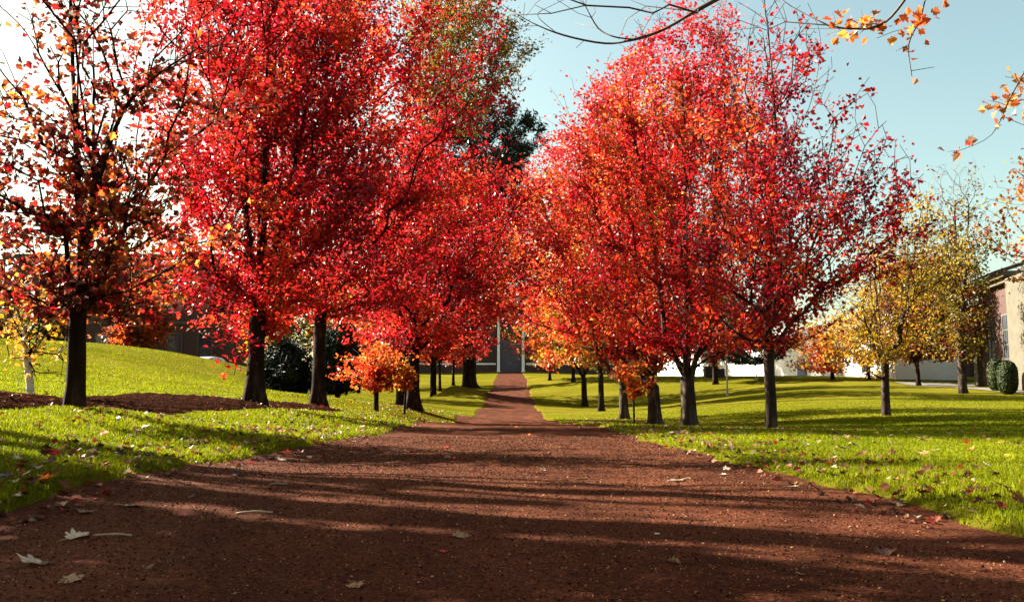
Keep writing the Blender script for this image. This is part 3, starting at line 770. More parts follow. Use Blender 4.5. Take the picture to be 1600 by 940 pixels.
# --- trees standing beside the camera
make_tree('bare_tree', 'leafy brown maple left of the viewpoint, beyond the picture edge', 'tree', 0, 5.0,
          [(-1300, -200, 200), (-900, -440, 440), (-200, -470, 470), (250, -430, 430), (380, -300, 300)], 800, 26000, 0.13, ['dark', 'brown', 'maroon', 'orange'], [2, 3, 2, 1], 80, 340, 71,
          base_xy=(-6.0, 3.95), lead=.6, leaders=4, flare=.4, irr=.4, spread_=.25, depth=.95)
make_tree('bare_tree', 'nearly leafless thick maple farther left of the viewpoint, beyond the picture edge', 'tree', 0, 6.0,
          [(-950, -200, 200), (-500, -450, 420), (0, -450, 420), (220, -300, 300)], 80, 350, 0.10, ['dark', 'brown', 'maroon', 'orange'], [2, 3, 2, 1], 88, 240, 73,
          base_xy=(-6.5, 6.0), lead=.85, leaders=2, tipr=.009, tm='maple', spread_=.2, bare=.3, flare=.4, depth=.2, pole=.6)
make_tree('bare_tree', 'half-bare maple standing left of the leftmost visible maple, beyond the picture edge', 'tree', 0, 7.4,
          [(-700, -250, 250), (-300, -450, 440), (100, -450, 440), (280, -300, 300)], 110, 450, 0.10, ['dark', 'brown', 'maroon', 'orange'], [2, 3, 2, 1], 60, 290, 74,
          base_xy=(-7.2, 7.4), pole=.5, lead=.7, leaders=3, tipr=.008, tm='maple', spread_=.2, bare=.2, flare=.4, depth=.3)
make_tree('bare_tree', 'overhanging near maple on the right with bare twigs and pinkish leaves', 'tree', 1600, 6.0,
          [(-330, 1500, 2100), (-200, 1500, 2250), (-60, 1640, 2200)], 120, 1000, 0.06, ['tan', 'scarlet', 'tan', 'gold', 'orange'], [3, .7, 2, 1, 1.4], 24, 200, 72,
          base_xy=(5.6, 5.2), lead=.5, leaders=4, tm='maple', spread_=.10, bare=.1, flare=.4, bark='twig', tipr=.002, pole=.05, leaf_px_min=1270,
          limbs=[[(1500, -90, 5.6), (1250, -60, 6.0), (1115, 2, 6.2), (1040, 45, 6.3), (990, 62, 6.3), (945, 68, 6.4), (880, 55, 6.4), (830, 35, 6.5), (785, 8, 6.5)],
                 [(990, 62, 6.3), (960, 58, 6.3), (935, 45, 6.4), (915, 10, 6.4), (905, -10, 6.4)], [(870, 52, 6.4), (840, 25, 6.4), (860, 10, 6.5), (890, -4, 6.5)],
                 [(1490, -80, 5.6), (1450, -10, 5.7), (1438, 30, 5.8), (1420, 70, 5.8), (1425, 120, 5.9)],
                 [(1450, -60, 5.7), (1410, 5, 5.8), (1375, 40, 5.9), (1330, 45, 6.0), (1295, 40, 6.0)],
                 [(1720, 20, 5.3), (1660, 60, 5.3), (1610, 100, 5.4), (1580, 150, 5.4), (1550, 210, 5.5), (1500, 235, 5.5)]],
          extra_tips=[(1300, 20, 6), (1310, 50, 6), (1340, 55, 6), (1370, 60, 5.9), (1395, 50, 5.9), (1400, 80, 5.9), (1345, 15, 6), (1430, 40, 5.8), (1425, 75, 5.8), (1460, 105, 5.9),
                      (1595, 110, 5.4), (1570, 120, 5.4), (1560, 160, 5.4), (1530, 155, 5.5), (1565, 195, 5.5), (1598, 38, 5.4), (1480, 237, 5.5), (1610, 200, 5.5),
                      (820, 5, 6.5), (850, 50, 6.5), (900, 75, 6.4), (930, 20, 6.4), (980, 30, 6.4), (1010, 10, 6.3), (1120, 50, 6.2), (1090, 20, 6.2), (800, 40, 6.5), (870, 0, 6.4)] + [(random.uniform(785, 1290), random.uniform(-30, 75) , random.uniform(6.0, 6.7)) for _ in range(60)])

# unseen maples added behind the viewpoint to block sky light, continuing the avenue
def copy_tree(src, x, y, rz, label, group):
    r = src.copy(); COL.objects.link(r); r.location = (x, y, ground_z(x, y) - .05); r.rotation_euler = (0, 0, rz); r['label'] = label; r['group'] = group
    for ch in src.children:
        c = ch.copy(); COL.objects.link(c); c.parent = r
    return r
_src = [o for o in COL.objects if o.get('label', '').startswith('crimson maple behind the flared')][0]
for x, y, a, lab in [(-5.0, -4.0, 1.0, 'added unseen crimson maple in line with the left row, just behind the viewpoint'), (5.2, -3.2, 2.2, 'added unseen crimson maple in line with the right row, just behind the viewpoint'),
                     (-4.8, -11, 3.4, 'second added unseen crimson maple behind the viewpoint, in line with the left row'), (5.0, -10.5, 4.4, 'second added unseen crimson maple behind the viewpoint, in line with the right row')]:
    copy_tree(_src, x, y, a, lab, 'unseen maples added behind the viewpoint')

_src = [o for o in COL.objects if o.get('label', '').startswith('nearly leafless thick maple')][0]
for x, y, a, lab in [(-9.2, 6.75, math.pi, 'thick bare maple second farther left of the viewpoint, beyond the picture edge'), (-10.5, 8.35, 0.0, 'thick bare maple third farther left of the viewpoint, beyond the picture edge')]:
    copy_tree(_src, x, y, a, lab, 'bare maples left of the viewpoint')

# ---------------------------------------------------------------- grass blades
def grass(name, regions, seed, label):
    rng = np.random.default_rng(seed)
    XS, YS, HS, WS = [], [], [], []
    for (y0, y1, dens, h, w) in regions:
        for side in (-1, 1):
            wmax = 0.62 * y1 + 0.6; area = wmax * (y1 - y0)
            n = int(area * dens)
            x = rng.random(n) * wmax; y = y0 + rng.random(n) * (y1 - y0); x = x * side
            o = outside(x, y)
            inb = (np.abs(x) < 0.60 * y + 0.5) & (o > 0.0)
            # mulch bed stays bare
            eb = 1 - np.abs((x + 4.85 - 0.03 * (y - 8)) / 0.95) ** 2 - 0.18 * np.sin(y * 1.3)
            inb &= ~((eb > 0.12) & (y > 4.2) & (y < 22))
            x, y = x[inb], y[inb]
            XS.append(x); YS.append(y); HS.append(np.full(len(x), h)); WS.append(np.full(len(x), w))
    x = np.concatenate(XS); y = np.concatenate(YS); h = np.concatenate(HS); w = np.concatenate(WS)
    n = len(x)
    P3 = np.stack([x, y, np.zeros(n)], 1)
    cl = vnoise(P3 + 5, 1.6) * .6 + vnoise(P3, 6) * .4
    h = h * (0.45 + 0.9 * rng.random(n)) * (0.7 + 0.7 * cl)
    edge = outside(x, y); h = h * (0.6 + 0.4 * smooth(0, .15, edge))
    z = Hl(x, y) - 0.006
    a = rng.random(n) * 6.283; bend = rng.random(n) * 0.9 + 0.15; ba = rng.random(n) * 6.283
    tx, ty = np.cos(a) * w / 2, np.sin(a) * w / 2
    bx, by = np.cos(ba) * bend * h, np.sin(ba) * bend * h
    V = np.zeros((n, 5, 3))
    V[:, 0] = np.stack([x - tx, y - ty, z], 1); V[:, 1] = np.stack([x + tx, y + ty, z], 1)
    V[:, 2] = np.stack([x + tx * .8 + bx * .35, y + ty * .8 + by * .35, z + h * .6], 1)
    V[:, 3] = np.stack([x - tx * .8 + bx * .35, y - ty * .8 + by * .35, z + h * .6], 1)
    V[:, 4] = np.stack([x + bx, y + by, z + h * (1 - .25 * bend)], 1)
    base = (np.arange(n) * 5)[:, None]
    flat = (base + np.array([0, 1, 2, 3, 3, 2, 4])[None]).ravel(); tot = np.tile([4, 3], n)
    c1, c2, c3 = np.array((0.08, 0.108, 0.002)), np.array((0.162, 0.18, 0.005)), np.array((0.18, 0.15, 0.03))
    t = np.clip(cl[:, None] * 1.4 - .2 + rng.normal(size=(n, 1)) * .25, 0, 1)
    C = c1 * (1 - t) + c2 * t
    dry = rng.random(n) < 0.05; C[dry] = c3
    C *= 0.75 + 0.5 * rng.random((n, 1))
    o = mesh_np(name, V.reshape(-1, 3), flat, tot, M['blade'], None, np.repeat(C, 2, axis=0))
    tag(o, label, 'grass', kind='stuff')
grass('grass', [(1.6, 5, 6500, .034, .0045), (5, 8, 3600, .034, .0065), (8, 13, 1500, .036, .010), (13, 24, 460, .040, .018), (24, 42, 110, .034, .026)], 5, 'short bright green grass blades beside the path')

# ---------------------------------------------------------------- path chips
def chips(seed, n, label):
    rng = np.random.default_rng(seed)
    y = 1.5 + 9 * rng.random(n) ** 1.7; x = PL + 0.02 + (PR - PL - .04) * rng.random(n)
    k = outside(x, y) < -0.01; x, y = x[k], y[k]; n = len(x)
    z = pz(x, y) + 0.002
    N = rng.normal(size=(n, 3)) * 0.5 + np.array([0, 0, 1.0])
    sz = (0.0022 + 0.0045 * rng.random(n) ** 3) * (0.7 + .12 * y)
    pal = np.array([(0.048, 0.0145, 0.007), (0.08, 0.025, 0.012), (0.022, 0.007, 0.004), (0.19, 0.075, 0.033), (0.32, 0.19, 0.09)])
    C = pal[rng.choice(5, n, p=[.38, .38, .06, .14, .04])] * (0.8 + .4 * rng.random((n, 1)))
    TV = np.array([(-.5, -.25, 0), (.4, -.4, 0), (.6, .2, 0), (-.2, .45, 0), (0, 0, .28)])
    TF = [[0, 1, 4], [1, 2, 4], [2, 3, 4], [3, 0, 4]]
    o = scatter('bark_chips', (TV, TF), np.stack([x, y, z], 1), N, sz * 1.4, C, M['chip'], None, rng)
    tag(o, label, 'bark chips', kind='stuff')
chips(8, 90000, 'fine reddish brown chips strewn over the path')

def litter(seed, n, label):
    rng = np.random.default_rng(seed)
    y = 3.0 + 27 * rng.random(n * 3) ** 1.2
    side = np.where(rng.random(n * 3) < .5, -1, 1)
    d = np.abs(rng.normal(size=n * 3)) * (.10 + .08 * y) - .10
    x = np.where(side < 0, PL - d, PR + d)
    k = (np.abs(x) < .6 * y + .3); x, y = x[k][:n], y[k][:n]
    for bx, by in [(o.location.x, o.location.y) for o in COL.objects if o.get('group') in (ROWL, ROWR) and 5 < o.location.y < 40]:
        a_ = rng.random(170) * 6.283; r_ = .2 + np.abs(rng.normal(size=170)) * 1.1
        x = np.append(x, bx + r_ * np.cos(a_)); y = np.append(y, by + r_ * np.sin(a_))
    n = len(x)
    z = np.where(outside(x, y) > 0, np.maximum(Hl(x, y) + .022, np.where((x > -6.2) & (x < -2.4) & (y < 23), bed(x, y) + .012, -9)), pz(x, y) + .006)
    N = rng.normal(size=(n, 3)) * .45 + np.array([0, 0, 1.0])
    pal = np.array([(0.12, 0.03, 0.015), (0.2, 0.09, 0.035), (0.26, 0.02, 0.014), (0.05, 0.02, 0.012), (0.3, 0.22, 0.13)])
    C = pal[rng.choice(5, n, p=[.34, .2, .14, .22, .10])] * (.7 + .6 * rng.random((n, 1)))
    o = scatter('leaf_litter', tmpl('maple'), np.stack([x, y, z], 1), N, .018 + .03 * rng.random(n) + .001 * y, C, M['dry_leaf'], None, rng)
    tag(o, label, 'leaf litter', kind='stuff')
litter(12, 3000, 'small broken leaf litter along the path edges and on the lawns')

# ---------------------------------------------------------------- fallen leaves, each its own object
def leaf_mesh(seed, col, curl, stalk=True):
    rng = np.random.default_rng(seed)
    half = [(0, -.42), (.12, -.44), (.24, -.38), (.2, -.24), (.36, -.24), (.5, -.14), (.36, -.02), (.44, .1), (.55, .22), (.36, .2), (.24, .17), (.26, .34), (.14, .34), (.08, .46), (0, .58)]
    half = [(x * (1 + .12 * rng.normal()), y + .02 * rng.normal()) for x, y in half]
    half[0] = (0, half[0][1]); half[-1] = (0, half[-1][1])
    bm = bmesh.new()
    mids = [bm.verts.new((0, y, 0)) for x, y in half]
    cx, cy, tw = curl * (.8 + .6 * rng.random()), curl * (rng.random() * 1.4 - .4), rng.normal() * .3 * curl
    def shape(x, y):
        return cx * (abs(x) ** 1.5) * 1.6 + cy * y * y + tw * x * y + .03 * math.sin(9 * x + 7 * y)
    sides = []
    for sgn in (1, -1):
        outer, inner = [], []
        for (x, y) in half[1:-1]:
            outer.append(bm.verts.new((sgn * x, y, shape(sgn * x, y))))
            inner.append(bm.verts.new((sgn * x * .45, y * .92, shape(sgn * x * .45, y * .92) - .015)))
        sides.append((outer, inner))
    for v, (x, y) in zip(mids, half): v.co.z = shape(0, y) + .02
    for (outer, inner), sgn in zip(sides, (1, -1)):
        ring = [mids[0]] + outer + [mids[-1]]; rin = [mids[0]] + inner + [mids[-1]]
        for i in range(len(ring) - 1):
            q = [ring[i], ring[i + 1], rin[i + 1], rin[i]]
            u = []
            for v in q:
                if v not in u: u.append(v)
            if len(u) > 2: bm.faces.new(u if sgn > 0 else u[::-1])
            q = [rin[i], rin[i + 1], mids[i + 1], mids[i]]
            u = []
            for v in q:
                if v not in u: u.append(v)
            if len(u) > 2: bm.faces.new(u if sgn > 0 else u[::-1])
    if stalk:
        pts = [Vector((0, -.42, shape(0, -.42) + .02)), Vector((.02, -.6, .06)), Vector((.06, -.8, .1)), Vector((.05, -.98, .04))]
        for a, b in zip(pts[:-1], pts[1:]):
            vs = [bm.verts.new(a + Vector((dx, 0, dz))) for dx, dz in ((-.014, 0), (.014, 0), (0, .022))] + [bm.verts.new(b + Vector((dx, 0, dz))) for dx, dz in ((-.012, 0), (.012, 0), (0, .018))]
            for i in range(3):
                j = (i + 1) % 3; bm.faces.new((vs[i], vs[j], vs[3 + j], vs[3 + i]))
    zmin = min(v.co.z for v in bm.verts)
    for v in bm.verts: v.co.z -= zmin
    me = bpy.data.meshes.new('fallen_leaf'); bm.normal_update(); bm.to_mesh(me); bm.free()
    a = me.attributes.new('tint', 'FLOAT_COLOR', 'FACE')
    for i in range(len(me.polygons)):
        k = .85 + .3 * rng.random(); a.data[i].color = (col[0] * k, col[1] * k, col[2] * k, 1)
    me.polygons.foreach_set('use_smooth', [True] * len(me.polygons))
    me.materials.append(M['dry_leaf'])
    return me
KIND = {'pale': (0.5, 0.41, 0.29), 'tan': (0.26, 0.15, 0.07), 'brown': (0.10, 0.04, 0.02), 'dark': (0.035, 0.016, 0.012), 'orange': (0.5, 0.11, 0.02), 'red': (0.45, 0.02, 0.018), 'yellow': (0.5, 0.36, 0.05)}
LM = {k: [leaf_mesh(100 + 10 * i + j, c, (.14, .4, .75)[j]) for j in range(3)] for i, (k, c) in enumerate(KIND.items())}
def put_leaf(x, y, size, kind, label, group, tilt=.25, rz=None, rnd=random):
    o = bpy.data.objects.new('fallen_leaf', rnd.choice(LM[kind])); COL.objects.link(o)
    on_path = outside(np.array([x]), np.array([y]))[0] < 0
    z = float(pz(np.array([x]), np.array([y]))[0]) + .003 if on_path else hz(x, y) + .022
    o.location = (x, y, z); o.scale = (size, size, size * .75)
    o.rotation_euler = (rnd.uniform(-tilt, tilt), rnd.uniform(-tilt, tilt), rnd.uniform(0, 6.28) if rz is None else rz)
    return tag(o, label, 'leaf', group)
def ground_hit(px, py):
    """walk along the view ray of a photo pixel until it meets the ground"""
    lo = None
    for Y in np.concatenate([np.arange(1.2, 14, .04), np.arange(14, 60, .25)]):
        p = at(px, py, Y)
        if p[2] <= (H0(np.array([p[0]]), np.array([p[1]]))[0]): return p
    return p
rl = random.Random(5)
SPECIAL = [  # px, py, size px, kind, label
    (120, 842, 46, 'pale', 'big pale curled leaf beside the pale stick on the near path'), (55, 887, 62, 'pale', 'long pale folded leaf at the lower left picture edge'),
    (112, 912, 44, 'tan', 'dull curled leaf in shade at the bottom left of the path'), (692, 862, 22, 'red', 'single bright red leaf on the near path'),
    (720, 840, 38, 'tan', 'flat tan leaf just beyond the bright red one'), (1055, 752, 36, 'pale', 'folded pale and dark leaf right of the path middle'),
    (1238, 762, 30, 'pale', 'yellowish pale leaf at the right edge of the path'), (207, 790, 34, 'pale', 'slim white leaf near the left path edge'),
    (133, 802, 26, 'pale', 'small pale leaf left of the slim white one'), (640, 706, 22, 'pale', 'white leaf on the sunny band of the path'),
    (555, 914, 36, 'tan', 'dusty brown leaf at the bottom of the path'), (373, 744, 32, 'dark', 'upright dark leaf at the left lawn edge'),
    (232, 732, 34, 'dark', 'dark crumpled leaf in the left lawn'), (735, 671, 26, 'pale', 'cluster-like pale leaf where the path narrows'),
    (699, 698, 16, 'red', 'small red leaf standing on the sunny path'), (160, 742, 14, 'orange', 'round orange leaf glowing in the left lawn'),
    (440, 718, 22, 'pale', 'pale and red leaf on the left path edge'), (1160, 721, 18, 'dark', 'dark leaf on the right edge of the path'),
    (1027, 835, 13, 'pale', 'tiny pale leaf right of the red leaf'), (1250, 906, 20, 'tan', 'small tan leaf near the bottom right of the path'),
    (1385, 868, 40, 'brown', 'brown curled leaf with a raised stalk on the right path'), (1130, 743, 14, 'pale', 'small cream leaf left of the lawn corner'),
    (30, 741, 16, 'orange', 'upright orange leaf at the left picture edge'), (75, 695, 20, 'orange', 'orange leaf on the left lawn by a brown one'),
    (110, 694, 26, 'brown', 'brown leaf on the left lawn by an orange one'), (1515, 733, 18, 'orange', 'orange leaf in the right lawn'),
    (1330, 732, 26, 'brown', 'russet leaf beside the dark leaves in the right lawn'), (1318, 711, 18, 'dark', 'dark leaf standing in the right lawn'),
    (45, 770, 34, 'brown', 'dark brown leaf at the front of the left lawn'), (1460, 714, 20, 'pale', 'white leaf in the sunny right lawn')]
for px, py, s, k, lab in SPECIAL:
    p = ground_hit(px, py)
    put_leaf(p[0], p[1], .78 * s * np.linalg.norm(p - CAM) / NF, k, lab, None, .2, None, rl).data = LM[k][rl.choice([0, 0, 1])]
def rand_leaves(n, fx, kinds, lab, group, smin, smax):
    c = 0
    while c < n:
        x, y = fx()
        if abs(x) > .56 * y: continue
        kd = rl.choice(kinds)
        if y < 4.5 and abs(x) < 1.8: kd = rl.choice(['tan', 'brown', 'brown', 'dark'])
        put_leaf(x, y, rl.uniform(smin, smax) * (.6 if y < 4.5 and abs(x) < 1.8 else 1), kd, lab, group, .5, None, rl); c += 1
def fleft():
    y = 3.4 + 10 * rl.random() ** 1.1
    lo = max(-.57 * y, -3.0 - .05 * y)
    return rl.uniform(lo, PL - .12), y
def fright():
    y = 3.6 + 10 * rl.random() ** 1.1
    return rl.uniform(PR + .12, min(.57 * y, 6)), y
def fpath():
    y = 2.2 + 22 * rl.random() ** 1.3
    return (rl.choice([rl.uniform(PL + .05, PR - .05), rl.gauss(PL + .12, .08), rl.gauss(PR - .12, .1)]), y)
rand_leaves(85, fleft, ['pale', 'tan', 'tan', 'brown', 'brown', 'brown', 'dark', 'dark', 'orange', 'red'], 'one of the small dry leaves scattered over the left lawn', 'dry leaves scattered over the left lawn', .04, .085)
rand_leaves(95, fright, ['pale', 'tan', 'tan', 'brown', 'brown', 'brown', 'dark', 'dark', 'orange', 'yellow'], 'one of the small dry leaves scattered over the right lawn', 'dry leaves scattered over the right lawn', .04, .085)
rand_leaves(75, fpath, ['pale', 'tan', 'tan', 'brown', 'brown', 'red', 'orange'], 'one of the small dry leaves scattered along the path', 'dry leaves scattered along the path', .025, .065)

def stick(px, py, lpx, rz, label, r=.004):
    p = ground_hit(px, py); L = lpx * np.linalg.norm(p - CAM) / NF
    bm = bmesh.new(); k = 7; rings = []
    for j in range(k):
        t = j / (k - 1) - .5
        c = Vector((t * L, .05 * L * math.sin(5 * t + px), .02 * L * math.cos(4 * t)))
        rr = r * (1.1 - .5 * abs(t)) * (1 + .15 * math.sin(j * 2.3))
        rings.append([bm.verts.new(c + Vector((0, math.cos(a) * rr, math.sin(a) * rr))) for a in [i * math.pi / 3 for i in range(6)]])
    for A, B in zip(rings[:-1], rings[1:]):
        for i in range(6): bm.faces.new((A[i], B[i], B[(i + 1) % 6], A[(i + 1) % 6]))
    bm.faces.new(rings[0]); bm.faces.new(rings[-1][::-1])
    o = obj_bm('stick', bm, M['stick'], None, True)
    o.location = (p[0], p[1], float(pz(np.array([p[0]]), np.array([p[1]]))[0]) + r); o.rotation_euler = (0, 0, rz)
    tag(o, label, 'stick')
stick(398, 808, 52, .25, 'long pale stick lying on the left side of the path', .0042)
stick(176, 840, 52, -.06, 'pale stick lying right beside the big pale leaf', .0042)
stick(436, 758, 24, .12, 'short pale twig near the left edge of the path', .0038)

# ---------------------------------------------------------------- buildings
def window(parent, x0, x1, z0, z1, y, axis='x', sign=-1, fr=.09, mull=(1, 1), mat='white', out=.05):
    """sash window on a wall plane; axis x: wall along X at y; sign: outward direction"""
    fl = []
    def R(a0, a1, b0, b1, d0, d1):
        lo, hi = sorted((y + sign * d0, y + sign * d1))
        return (a0, a1, lo, hi, b0, b1) if axis == 'x' else (lo, hi, a0, a1, b0, b1)
    fl += [R(x0 - fr, x0, z0 - fr, z1 + fr, 0.0, out), R(x1, x1 + fr, z0 - fr, z1 + fr, 0.0, out), R(x0, x1, z1, z1 + fr, 0.0, out), R(x0, x1, z0 - fr, z0, 0.0, out + .03)]
    nx, nz = mull
    for i in range(1, nx + 1):
        c = x0 + (x1 - x0) * i / (nx + 1); fl.append(R(c - .02, c + .02, z0, z1, 0.0, out - .012))
    for i in range(1, nz + 1):
        c = z0 + (z1 - z0) * i / (nz + 1); fl.append(R(x0, x1, c - .025, c + .025, 0.0, out - .008))
    w = obj_bm('window', boxes(fl), M[mat], parent)
    obj_bm('pane', boxes([R(x0, x1, z0, z1, 0.0, .012)]), M['glass'], w)
    return w

# hall at the end of the path
hb = float(H0(np.array([0.]), np.array([117.]))[0])
hall = empty('brick_hall', (-.15, 119, hb), 'brick hall with grey door and white columns closing the path', 'building')
obj_bm('wall', boxes([(-22, 20, 0, 14, -1.5, 9)]), M['brick'], hall)
bm = bmesh.new()
for a in [((-22.6, -.6, 8.95), (20.6, -.6, 8.95), (20.6, 7, 12.6), (-22.6, 7, 12.6)), ((-22.6, 14.6, 8.95), (-22.6, 7, 12.6), (20.6, 7, 12.6), (20.6, 14.6, 8.95))]:
    bm.faces.new([bm.verts.new(p) for p in a])
bmesh.ops.solidify(bm, geom=bm.faces[:], thickness=.25)
obj_bm('roof', bm, M['roof'], hall)
obj_bm('belt_course', boxes([(-22.05, -2.0, -.08, -.003, 1.0, 1.22), (2.0, 20.05, -.08, -.003, 1.0, 1.22)]), M['white'], hall)
d = obj_bm('door', boxes([(-1.35, -.01, -.10, -.004, .02, 3.2), (.01, 1.35, -.10, -.004, .02, 3.2), (-1.35, 1.35, -.08, -.004, 3.25, 4.3)], .02), M['door'], hall)
obj_bm('handle', boxes([(-.16, -.11, -.16, -.1, 1.0, 1.3), (.11, .16, -.16, -.1, 1.0, 1.3)], .01), M['greymetal'], d)
for sx in (-1.62, 1.62):
    bm = bmesh.new(); cyl(bm, sx, -.5, .12, 7.3, .19, .16, 20); box(bm, sx - .26, sx + .26, -.76, -.24, 0, .14, .02); box(bm, sx - .24, sx + .24, -.74, -.26, 7.28, 7.45, .02)
    obj_bm('column', bm, M['white'], hall)
obj_bm('porch_lintel', boxes([(-2.1, 2.1, -.8, -.003, 7.46, 8.1)], .03), M['white'], hall)
obj_bm('doorstep', boxes([(-2.0, 2.0, -1.0, -.003, -.6, .0)], .02), M['cement'], hall)
for cx in (-18, -13.5, -9, -5, 5, 9, 13.5, 18):
    for z in (1.5, 5.6): window(hall, cx - .65, cx + .65, z, z + 2.2, 0.0, mull=(1, 2))

# long white building beyond the right lawn
wb = empty('white_building', (21.9, 85, 1.2), 'long bright white building beyond the right lawn', 'building', None, math.radians(-81.2))
obj_bm('wall', boxes([(-26, 25, 0, 5, -1.5, 4.2)]), M['white'], wb)
bm = bmesh.new()
pr = [(-26.4, -.5, 4.1), (25.4, -.5, 4.1), (25.4, 2.5, 5.3), (-26.4, 2.5, 5.3)], [(-26.4, 5.5, 4.1), (-26.4, 2.5, 5.3), (25.4, 2.5, 5.3), (25.4, 5.5, 4.1)]
for a in pr: bm.faces.new([bm.verts.new(q) for q in a])
bmesh.ops.solidify(bm, geom=bm.faces[:], thickness=.18)
obj_bm('roof', bm, M['white'], wb)
d = obj_bm('door', boxes([(11.0, 12.6, -.06, -.003, 0, 2.3)], .02), M['blue'], wb)
obj_bm('handle', boxes([(12.3, 12.4, -.11, -.06, .95, 1.15)]), M['greymetal'], d)
for cx in (17.5, 21.5): window(wb, cx - .6, cx + .6, 1.0, 2.3, 0.0)

# brick hall at the right edge
rb = empty('brick_hall', (27.0, 48, .7), 'brick hall with pale stone bay and tall white windows at the right edge', 'building', None, math.radians(-11.5))
obj_bm('wall', boxes([(0, 16, -.6, 6.0, -1, 5.9)]), M['brick'], rb)
obj_bm('stone_bay', boxes([(-.55, 16, -9, -.61, -1, 6.0)], .03), M['stone'], rb)
obj_bm('corner_pier', boxes([(-.25, .55, 6.01, 6.7, -1, 5.2)], .02), M['stone'], rb)
obj_bm('cornice', boxes([(-.35, 16.2, -.58, 6.4, 5.91, 6.15), (-.6, 16.2, -.58, 6.6, 6.16, 6.45)], .03), M['stone'], rb)
bm = bmesh.new()
for a in [((-1.0, -.55, 6.46), (-1.0, 7.0, 6.46), (7.5, 7.0, 9.2), (7.5, -.55, 9.2)), ((16.5, -.55, 6.46), (7.5, -.55, 9.2), (7.5, 7.0, 9.2), (16.5, 7.0, 6.46))]:
    bm.faces.new([bm.verts.new(q) for q in a])
bmesh.ops.solidify(bm, geom=bm.faces[:], thickness=.2)
obj_bm('roof', bm, M['roof'], rb)
for cy in (1.2, 4.0): window(rb, cy - .6, cy + .6, 1.0, 4.2, 0.0, axis='y', mull=(1, 3), mat='stone')
# low wing behind
lw = empty('brick_wing', (34.0, 75, 1.0), 'low brick wing with white windows and pale piers, left of the brick hall', 'building')
obj_bm('wall', boxes([(0, 14, 0, 8, -1, 3.4)]), M['brick'], lw)
obj_bm('roof', boxes([(-.3, 14.3, -.4, 8.3, 3.41, 3.75)], .04), M['roof'], lw)
for x in (4.6, 7.0): obj_bm('pier', boxes([(x, x + .6, -.35, -.003, -1, 3.3)], .02), M['stone'], lw)
for x in (1.2, 3.2, 6.0, 8.8): window(lw, x - .45, x + .45, .8, 2.3, 0.0)

# left brick building beyond the hill
lb = empty('brick_building', (-31.5, 68, 2.4), 'dark brick building with white sash windows beyond the left hill', 'building')
obj_bm('wall', boxes([(-7, 9.5, 0, 10, -1, 8.5)]), M['brick'], lb)
obj_bm('roof', boxes([(-7.4, 9.9, -.4, 10.4, 8.51, 8.9)], .05), M['roof'], lb)
obj_bm('belt_course', boxes([(-7.05, 9.55, -.07, -.003, 3.55, 3.75)]), M['stone'], lb)
for x in (-5.2, -2.4, .4, 3.2, 5.9, 8.2):
    for z in (.6, 4.4): window(lb, x - .5, x + .5, z, z + 2.2, 0.0, mull=(1, 1), mat='stone')
# blue house far left
bh = empty('blue_house', (-36, 72, 2.6), 'blue-grey gabled house behind the birch at the far left', 'house')
obj_bm('wall', boxes([(-9, 2.5, 0, 8, -1, 4.6)]), M['siding'], bh)
bm = bmesh.new()
for a in [((-9.5, -.5, 4.55), (3, -.5, 4.55), (3, 4, 7.6), (-9.5, 4, 7.6)), ((-9.5, 8.5, 4.55), (-9.5, 4, 7.6), (3, 4, 7.6), (3, 8.5, 4.55))]:
    bm.faces.new([bm.verts.new(q) for q in a])
bmesh.ops.solidify(bm, geom=bm.faces[:], thickness=.2)
obj_bm('roof', bm, M['roof'], bh)
for x in (-7, -4, -1): window(bh, x - .5, x + .5, 1.2, 2.6, 0.0)

# white car on the far side of the hill
def make_car(x, y, z, rz, label):
    root = empty('parked_car', (x, y, z), label, 'car', None, rz)
    prof = [(-2.2, .35), (-2.25, .75), (-2.05, .92), (-1.5, 1.0), (-.95, 1.42), (-.2, 1.5), (.6, 1.45), (1.25, 1.0), (2.05, .88), (2.25, .65), (2.2, .35)]
    bm = bmesh.new()
    A = [bm.verts.new((a, -.85 if b < 1.1 else -.68, b)) for a, b in prof]; B = [bm.verts.new((a, .85 if b < 1.1 else .68, b)) for a, b in prof]
    n = len(prof); bm.faces.new(A); bm.faces.new(B[::-1])
    for i in range(n): bm.faces.new((A[i], B[i], B[(i + 1) % n], A[(i + 1) % n]))
    bmesh.ops.recalc_face_normals(bm, faces=bm.faces[:]); bmesh.ops.bevel(bm, geom=bm.edges[:], offset=.05, segments=2, affect='EDGES')
    obj_bm('body', bm, M['carpaint'], root, False)
    for sy in (-1, 1):
        bm = bmesh.new(); q = [(-1.3, 1.03), (-.9, 1.36), (.55, 1.38), (1.05, 1.03)]
        vs = [bm.verts.new((a, sy * (.865 - (b - 1.0) * .42), b)) for a, b in q]; bm.faces.new(vs if sy < 0 else vs[::-1]); bmesh.ops.solidify(bm, geom=bm.faces[:], thickness=.02)
        obj_bm('side_window', bm, M['glass'], root)
        for sx in (-1.4, 1.4):
            bm = bmesh.new()
            bmesh.ops.create_cone(bm, cap_ends=True, segments=24, radius1=.33, radius2=.33, depth=.2, matrix=Matrix.Translation((sx, sy * .8, .33)) @ Matrix.Rotation(math.pi / 2, 4, 'X'))
            w = obj_bm('wheel', bm, M['rubber'], root)
            bm = bmesh.new()
            bmesh.ops.create_cone(bm, cap_ends=True, segments=20, radius1=.2, radius2=.2, depth=.03, matrix=Matrix.Translation((sx, sy * .912, .33)) @ Matrix.Rotation(math.pi / 2, 4, 'X'))
            obj_bm('rim', bm, M['greymetal'], w)
    for sy in (-.6, .6):
        obj_bm('headlight', boxes([(2.22, 2.27, sy - .18, sy + .18, .66, .8)], .01), M['white'], root)
    return root
c = at(325, 552, 54); make_car(c[0], 54, hz(c[0], 54.) - .02, 1.35, 'white car mostly hidden by the left hill before the brick building')

